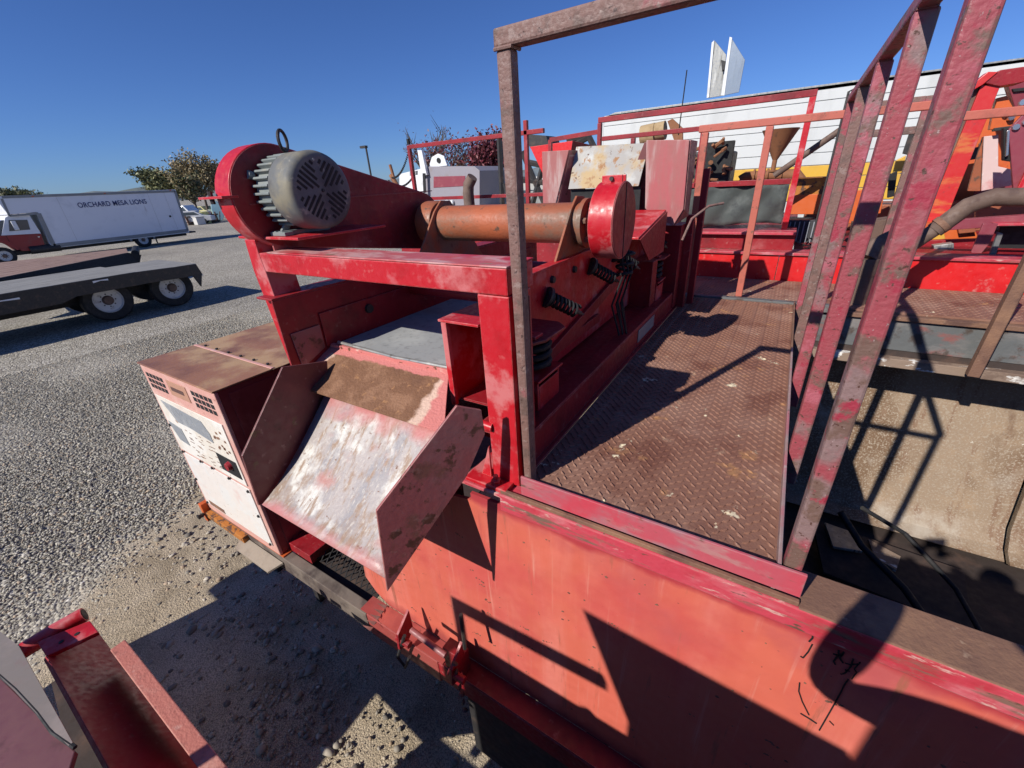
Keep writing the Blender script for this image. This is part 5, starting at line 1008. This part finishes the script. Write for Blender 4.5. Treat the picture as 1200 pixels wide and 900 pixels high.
MB().box(lt.x - .1, at(437, 218, Y=40).x + .1, 39.8, 40.2, lt.z, lt.z + .25).build('lamp_head', M_dark, LP_)
# ------------------------------------------------------------------ box truck
BT = thing('box_truck', 'long white box truck with blue lettering and a red and white cab', 'truck', (-38, 10, G))
bxX = -36.8
def SX(px, py, X=bxX): return at(px, py, X=X)
ztop = .70
box_out = [(6.52, ztop), (14.95, .68), (14.90, -2.12), (7.52, -2.18), (7.62, -.17), (6.50, -.19), (6.0, .2)][:0]
side = [SX(0, 229), SX(205.5, 222), SX(222, 272.5), SX(61, 291), SX(43, 248.5), SX(9.5, 251.5), SX(-4, 232)]
side[0] = Vector((bxX, 6.40, .70)); side[-1] = Vector((bxX, 6.35, .55))
MB().prism(side, (-2.4, 0, 0)).build('cargo_box', M_white, BT)
trim = mat('grey box trim', (.26, .27, .27), [((.34, .34, .33), 1, .5, .7)], rough=.5)
tr = MB()
def edge(a, b, wd): tr.bar(a + Vector((.01, 0, 0)), b + Vector((.01, 0, 0)), .03, wd, up=(b - a).cross(Vector((1, 0, 0))))
e = [SX(2, 231), SX(205, 224), SX(220, 270), SX(63, 288), SX(45, 250), SX(11, 253), SX(2, 233)]
for a_, b_, wd in ((0, 1, .14), (1, 2, .14), (2, 3, .20), (3, 4, .20), (4, 5, .10), (5, 6, .10)): edge(e[a_], e[b_], wd)
tr.build('trim', trim, BT)
tc_ = bpy.data.curves.new('lettering', 'FONT'); tc_.body = 'ORCHARD MESA LIONS'; tc_.size = .50; tc_.extrude = .004; tc_.offset = .012
to = bpy.data.objects.new('lettering', tc_); COL.objects.link(to); to.parent = BT
p_ = SX(92, 243.5); p2_ = SX(168, 236.5)
bpy.context.view_layer.update(); L_ = max(.1, to.dimensions.x)
tc_.size = .50; to.scale = ((p2_.y - p_.y) / L_, .78, 1)
to.matrix_local = Matrix.Translation(Vector((bxX + .02, p_.y, p_.z - .0)) - Vector((-38, 10, G))) @ Matrix(((0, 0, 1, 0), (1, 0, 0, 0), (0, 1, 0, 0), (0, 0, 0, 1))) @ Matrix.Diagonal(((p2_.y - p_.y) / L_, .80, 1, 1))
tc_.materials.append(mat('navy lettering', (.02, .035, .16), rough=.5)); tc_.offset = .005; tc_.space_character = 1.06
bpy.context.view_layer.update(); me_ = bpy.data.meshes.new_from_object(to.evaluated_get(bpy.context.evaluated_depsgraph_get()))
tm_ = bpy.data.objects.new('painted_lettering', me_); COL.objects.link(tm_); tm_.parent = BT; tm_.matrix_local = to.matrix_local.copy(); bpy.data.objects.remove(to)
MB().box(bxX + .001, bxX + .012, 14.0, 14.12, -1.05, -.93).build('sticker', M_black, BT)
# cab
cx0, cx1 = -39.0, -36.9
def CB_(px, py): return at(px, py, X=cx1)
low = [CB_(-30, 278), CB_(5, 276), CB_(48, 274), CB_(54, 292), CB_(50, 294), CB_(26, 294), CB_(18, 288), CB_(8, 284), CB_(-4, 285), CB_(-30, 300)]
MB().prism(low, (-2.1, 0, 0)).build('cab_body', mat('dull truck red', (.32, .035, .03), [((.26, .06, .05), 3, .5, .7)], rough=.5), BT)
up = [CB_(2, 276), CB_(6, 255), CB_(12, 252), CB_(34, 251.5), CB_(48, 273.5)]
MB().prism(up, (-2.1, 0, 0)).build('cab_roof', M_white, BT)
for q in (((10, 258), (32, 257.5), (35.5, 269), (11, 271)),):
    w_ = MB().prism([at(px, py, X=cx1 + .015) for px, py in q], (-.02, 0, 0)).build('side_window', M_glass, BT)
MB().box(cx1 + .016, cx1 + .12, at(13, 262, X=cx1).y, at(19, 262, X=cx1).y, at(15, 270, X=cx1).z, at(15, 259, X=cx1).z).build('mirror', M_mwhite, BT, bevel=.03)
MB().prism([at(-12, 278, X=-37), at(1, 258, X=-37), at(5, 258, X=-37), at(2, 276, X=-37)], (-1.9, 0, 0)).build('windshield', M_glass, BT)
MB().prism([at(-30, 281, X=-36.85), at(6, 280, X=-36.85), at(24, 292, X=-36.85), at(20, 293, X=-36.85), at(2, 284, X=-36.85), at(-30, 286, X=-36.85)], (-.3, 0, 0)).build('fender', MATS['dull truck red'], BT)
def wheel(y, z, r, X, nm='wheel', rimm=M_silver):
    wh = MB().lathe([(-.28, r * .55), (-.28, r * .92), (-.24, r), (-.04, r), (0, r * .93), (0, r * .62), (-.06, r * .58)], (X, y, z), (1, 0, 0), 32).build(nm, M_rubber, BT if nm == 'wheel' else FB1, smooth=True)
    MB().lathe([(-.055, r * .60), (-.02, r * .60), (-.015, r * .57), (-.16, r * .50), (-.17, r * .42), (-.13, r * .40), (-.13, r * .2), (-.13, .02)], (X, y, z), (1, 0, 0), 28).build('rim', rimm, wh, smooth=True)
    MB().lathe([(-.06, r * .24), (.02, r * .18), (.03, r * .10), (.03, .01)], (X, y, z), (1, 0, 0), 16).build('hub', M_pipe, wh, smooth=True)
    for k in range(8):
        a = k * math.pi / 4; MB().lathe([(-.09, .018), (-.05, .018)], (X, y + r * .30 * math.cos(a), z + r * .30 * math.sin(a)), (1, 0, 0), 6).build('lug_nut', M_dark, wh)
    return wh
wheel(12.03, G + .46, .46, -36.82); wheel(5.55, G + .46, .46, -36.9)
MB().tube([(-36.9, 12.03 + .66 * math.cos(a), G + .46 + .62 * math.sin(a)) for a in [math.pi * k / 10 for k in range(11)]], .07, 6).build('wheel_arch', trim, BT)
MB().box(-38.8, -37.2, 5, 14.8, -2.35, -2.15).build('chassis', M_dark, BT)
MB().box(-37.0, -36.9, 12.75, 12.80, -2.6, -2.2).build('mud_flap', M_black, BT)
MB().box(-39.1, -36.85, 14.85, 15.3, -2.2, -2.1).build('rear_step', M_dark, BT)
for k in (1, 5.3, 6.2): MB().box(bxX + .0005, bxX + .006, 7.7 + k * 1.05, 7.706 + k * 1.05, -2.02, .60).build('panel_seam', M_galv, BT)
for yv in (7.75, 11.0, 14.6): MB().box(bxX + .005, bxX + .03, yv, yv + .10, .60, .65).build('marker_light', M_orange2, BT)
MB().box(cx1 + .004, cx1 + .03, at(44, 277.5, X=cx1).y, at(46.5, 277.5, X=cx1).y, at(44, 278.3, X=cx1).z, at(44, 277, X=cx1).z).build('door_handle', M_chrome, BT)
MB().box(cx1 + .001, cx1 + .008, at(8, 278, X=cx1).y - .01, at(8, 278, X=cx1).y + .01, at(10, 290, X=cx1).z, at(8, 276, X=cx1).z).build('door_seam', M_black, BT)
MB().tube([(-36.95, 6.6, -2.15), (-36.95, 7.9, -2.15)], .22, 12).build('fuel_tank', M_dark, BT, smooth=True)
# ------------------------------------------------------------------ flatbeds
FB1 = thing('flatbed_trailer', 'grey plank flatbed trailer with two near wheels and a stepped tail', 'trailer', (-15.6, 3, G))
rt0 = at(228, 308, Z=-1.66); lf0 = at(0, 356, Z=-1.66)
X1 = -14.25; W1 = 2.6
def dz(y): return -1.63
pl = 0
xx = X1
for k in range(9):
    yA = -6.0; yB = 5.55 - .0
    MB().box(X1 - .28 * (k + 1) + .006, X1 - .28 * k, yA, 4.2 + (.0), -1.66, -1.62).build('deck_plank', M_wood, FB1)
MB().box(X1 - 2.5, X1 - .0, 4.25, 5.62, -1.70, -1.66).build('tail_deck', M_wood, FB1)
MB().prism([(X1 + .02, -6, -1.63), (X1 + .02, 4.2, -1.63), (X1 + .02, 5.62, -1.68), (X1 + .02, 5.68, -1.95), (X1 + .02, 5.55, -2.3), (X1 + .02, 5.45, -1.98), (X1 + .02, 4.4, -1.95), (X1 + .02, 2.9, -1.95), (X1 + .02, 2.6, -2.05), (X1 + .02, -6, -2.05)], (-.08, 0, 0)).build('side_rail', M_dark, FB1)
for (y0_, y1_, z_) in ((1.4, 2.0, -1.80), (.2, 1.1, -1.86), (3.3, 3.6, -1.72)):
    MB().prism([(X1 + .03, y0_, z_), (X1 + .03, (y0_ + y1_) / 2, z_ + .03), (X1 + .03, y1_, z_ + .01), (X1 + .03, y1_, z_ + .05), (X1 + .03, y0_, z_ + .05)], (-.008, 0, 0)).build('paint_mark', M_mwhite, FB1)
wA = at(203, 338, X=-14.55); wB = at(128, 353, X=-14.55)
wheel(wA.y, G + .52, .52, -14.55, 'road_wheel'); wheel(wB.y, G + .52, .52, -14.55, 'road_wheel')
MB().box(-16.6, -14.9, -6, 5.3, -2.25, -1.71).build('under_frame', M_black, FB1)
for dx in (0, 1): MB().lathe([(-.28, .3), (-.28, .5), (0, .5), (0, .3)], (-16.3, (wA.y, wB.y)[dx], G + .52), (1, 0, 0), 24).build('far_wheel', M_rubber, FB1, smooth=True)
FB2 = thing('brown_flatbed', 'brown decked low flatbed parked behind the grey one', 'trailer', (-19.5, 3, G))
qd = [at(-40, 334, Z=-1.62), at(150, 296.5, Z=-1.62), at(165, 293.5, Z=-1.62), at(148, 291, Z=-1.62), at(-40, 312, Z=-1.62)]
a0, a1, b1, b0 = qd[0], qd[1], qd[3], qd[4]
for k in range(8):
    u0, u1 = k / 8, (k + 1) / 8 - .008
    MB().prism([a0.lerp(b0, u0), a1.lerp(b1, u0), a1.lerp(b1, u1), a0.lerp(b0, u1)], (0, 0, -.05)).build('deck_plank', M_wood2, FB2)
MB().prism([a0 + Vector((.02, 0, .01)), a1 + Vector((.02, 0, .01)), a1 + Vector((.02, .35, -.12)), a1 + Vector((.02, .2, -.40)), a0 + Vector((.02, 0, -.40))], (-.1, 0, 0)).build('side_rail', M_black, FB2)
MB().tube([a1 + Vector((0, .2, -.05)), b1 + Vector((0, .3, -.05))], .12, 10).build('tail_roller', M_black, FB2, smooth=True)
for (u, k) in ((.55, 0), (.72, 1)):
    c = a0.lerp(a1, u); MB().lathe([(-.3, .3), (-.3, .42), (0, .42), (0, .3)], (c.x - .2, c.y, G + .42), (1, 0, 0), 20).build('road_wheel', M_rubber, FB2, smooth=True)
# ------------------------------------------------------------------ small things across the yard
def car(name, px, py, dist, label, cat, m_, L=4.6, H=1.75, grp=None, ang=.4):
    d = c2w(Vector((px - 600, py - 450, F))); d = Vector((d.x, d.y, 0)).normalized() * dist; t = thing(name, label, cat, (d.x, d.y, G), grp)
    M2 = MB(); Mm = Matrix.Translation((d.x, d.y, G)) @ Matrix.Rotation(ang, 4, 'Z')
    def T_(m, nm, mm): m.v = [Mm @ v for v in m.v]; return m.build(nm, mm, t, bevel=.03)
    b = MB(); b.prism([(-L / 2, -.9, .35), (L / 2, -.9, .35), (L / 2, -.9, .85), (L * .32, -.9, 1.0), (L * .16, -.9, H), (-L * .40, -.9, H), (-L / 2, -.9, 1.0)], (0, 1.8, 0)); T_(b, 'body', m_)
    g_ = MB(); g_.prism([(L * .27, -.905, 1.02), (L * .14, -.905, H - .1), (-L * .38, -.905, H - .1), (-L * .44, -.905, 1.02)], (0, 1.81, 0)); T_(g_, 'window_band', M_glass)
    for xx in (-L * .3, L * .3):
        q = MB(); q.lathe([(0, .2), (0, .34), (1.84, .34), (1.84, .2)], (xx, -.92, .34), (0, 1, 0), 16); T_(q, 'wheel', M_rubber)
car('parked_van', 215, 246, 72, 'white van parked far behind the truck tail', 'van', M_mwhite, 5.2, 2.1, ang=.5)
car('parked_car', 223, 250, 66, 'silver parked car below the far white van', 'car', M_silver, 4.4, 1.5, ang=.9)
car('parked_car', 238, 244, 92, 'pale yellow vehicle under the olive tree', 'car', mat('pale yellow', (.6, .55, .25), rough=.5), 3.8, 1.6, ang=.3)
def spot(px, py, Zv=G): return at(px, py, Z=Zv)
RK = thing('scrap_rack', 'long low rack of rusty scrap angle iron across the yard', 'rack', tuple(spot(238, 262)))
rk = MB(); s0, s1 = spot(222, 264), spot(258, 260)
for k in range(26):
    p = s0.lerp(s1, k / 25) ; rk.bar(p, p + Vector((random.uniform(-.5, .5), random.uniform(-.3, .3), random.uniform(.7, 1.25))), .12, .08)
rk.build('scrap_piece', M_rust, RK, kind='stuff'); MB().bar(s0 + Vector((0, 0, .9)), s1 + Vector((0, 0, .9)), .15, .15).build('rail', M_dark, RK); MB().bar(s0 + Vector((0, 0, .15)), s1 + Vector((0, 0, .15)), .15, .2).build('rail', M_dark, RK)
bo = spot(259, 259); k_ = MB(); ow = Vector((.45, .85, 0)).normalized()
k_.prism([bo + ow * (.62 * math.cos(a)) + Vector((0, 0, 1.25 + 1.2 * math.sin(a))) for a in [2 * math.pi * i / 20 for i in range(20)]], (.3, -.15, 0))
tag(k_.build('upturned_boat', mat('pale aqua hull', (.45, .68, .68), rough=.4), bevel=.05), 'pale aqua hull standing upright beside the red guard', 'boat')
random.seed(9)
for i, (px, py, col, lb) in enumerate([(231, 252, (.62, .60, .56), 'white crate on the far scrap line'), (236, 247, (.62, .56, .20), 'yellow drum under the olive tree'), (242, 253, (.55, .53, .5), 'pale tank next to the yellow drum'), (247, 250, (.18, .25, .20), 'dark green bin near the aqua hull'), (228, 246, (.30, .30, .32), 'grey box behind the silver car'), (250, 246, (.25, .30, .24), 'green grey shed box behind the bin')]):
    d = c2w(Vector((px - 600, py - 450, F))); d = Vector((d.x, d.y, 0)).normalized() * (64 + i * 2)
    m_ = mat('yard item %d' % i, col, rough=.6); q = MB()
    if i in (1, 2): q.lathe([(0, .5), (0, .62), (.5, .65), (1.3, .62), (1.35, .5)], (d.x, d.y, G), (0, 0, 1), 16); o = q.build(('', 'drum', 'water_tank')[i], m_, smooth=True)
    else: q.box(d.x - .45, d.x + .45, d.y - .45, d.y + .45, G, G + .8 + .25 * (i % 3)); q.box(d.x - .5, d.x + .5, d.y - .5, d.y + .5, G + .8 + .25 * (i % 3) + .01, G + .9 + .25 * (i % 3)); o = q.build(('crate', '', '', 'bin', 'storage_box', 'shed')[i], m_, bevel=.05)
    tag(o, lb, ('crate', 'drum', 'tank', 'bin', 'box', 'shed')[i])
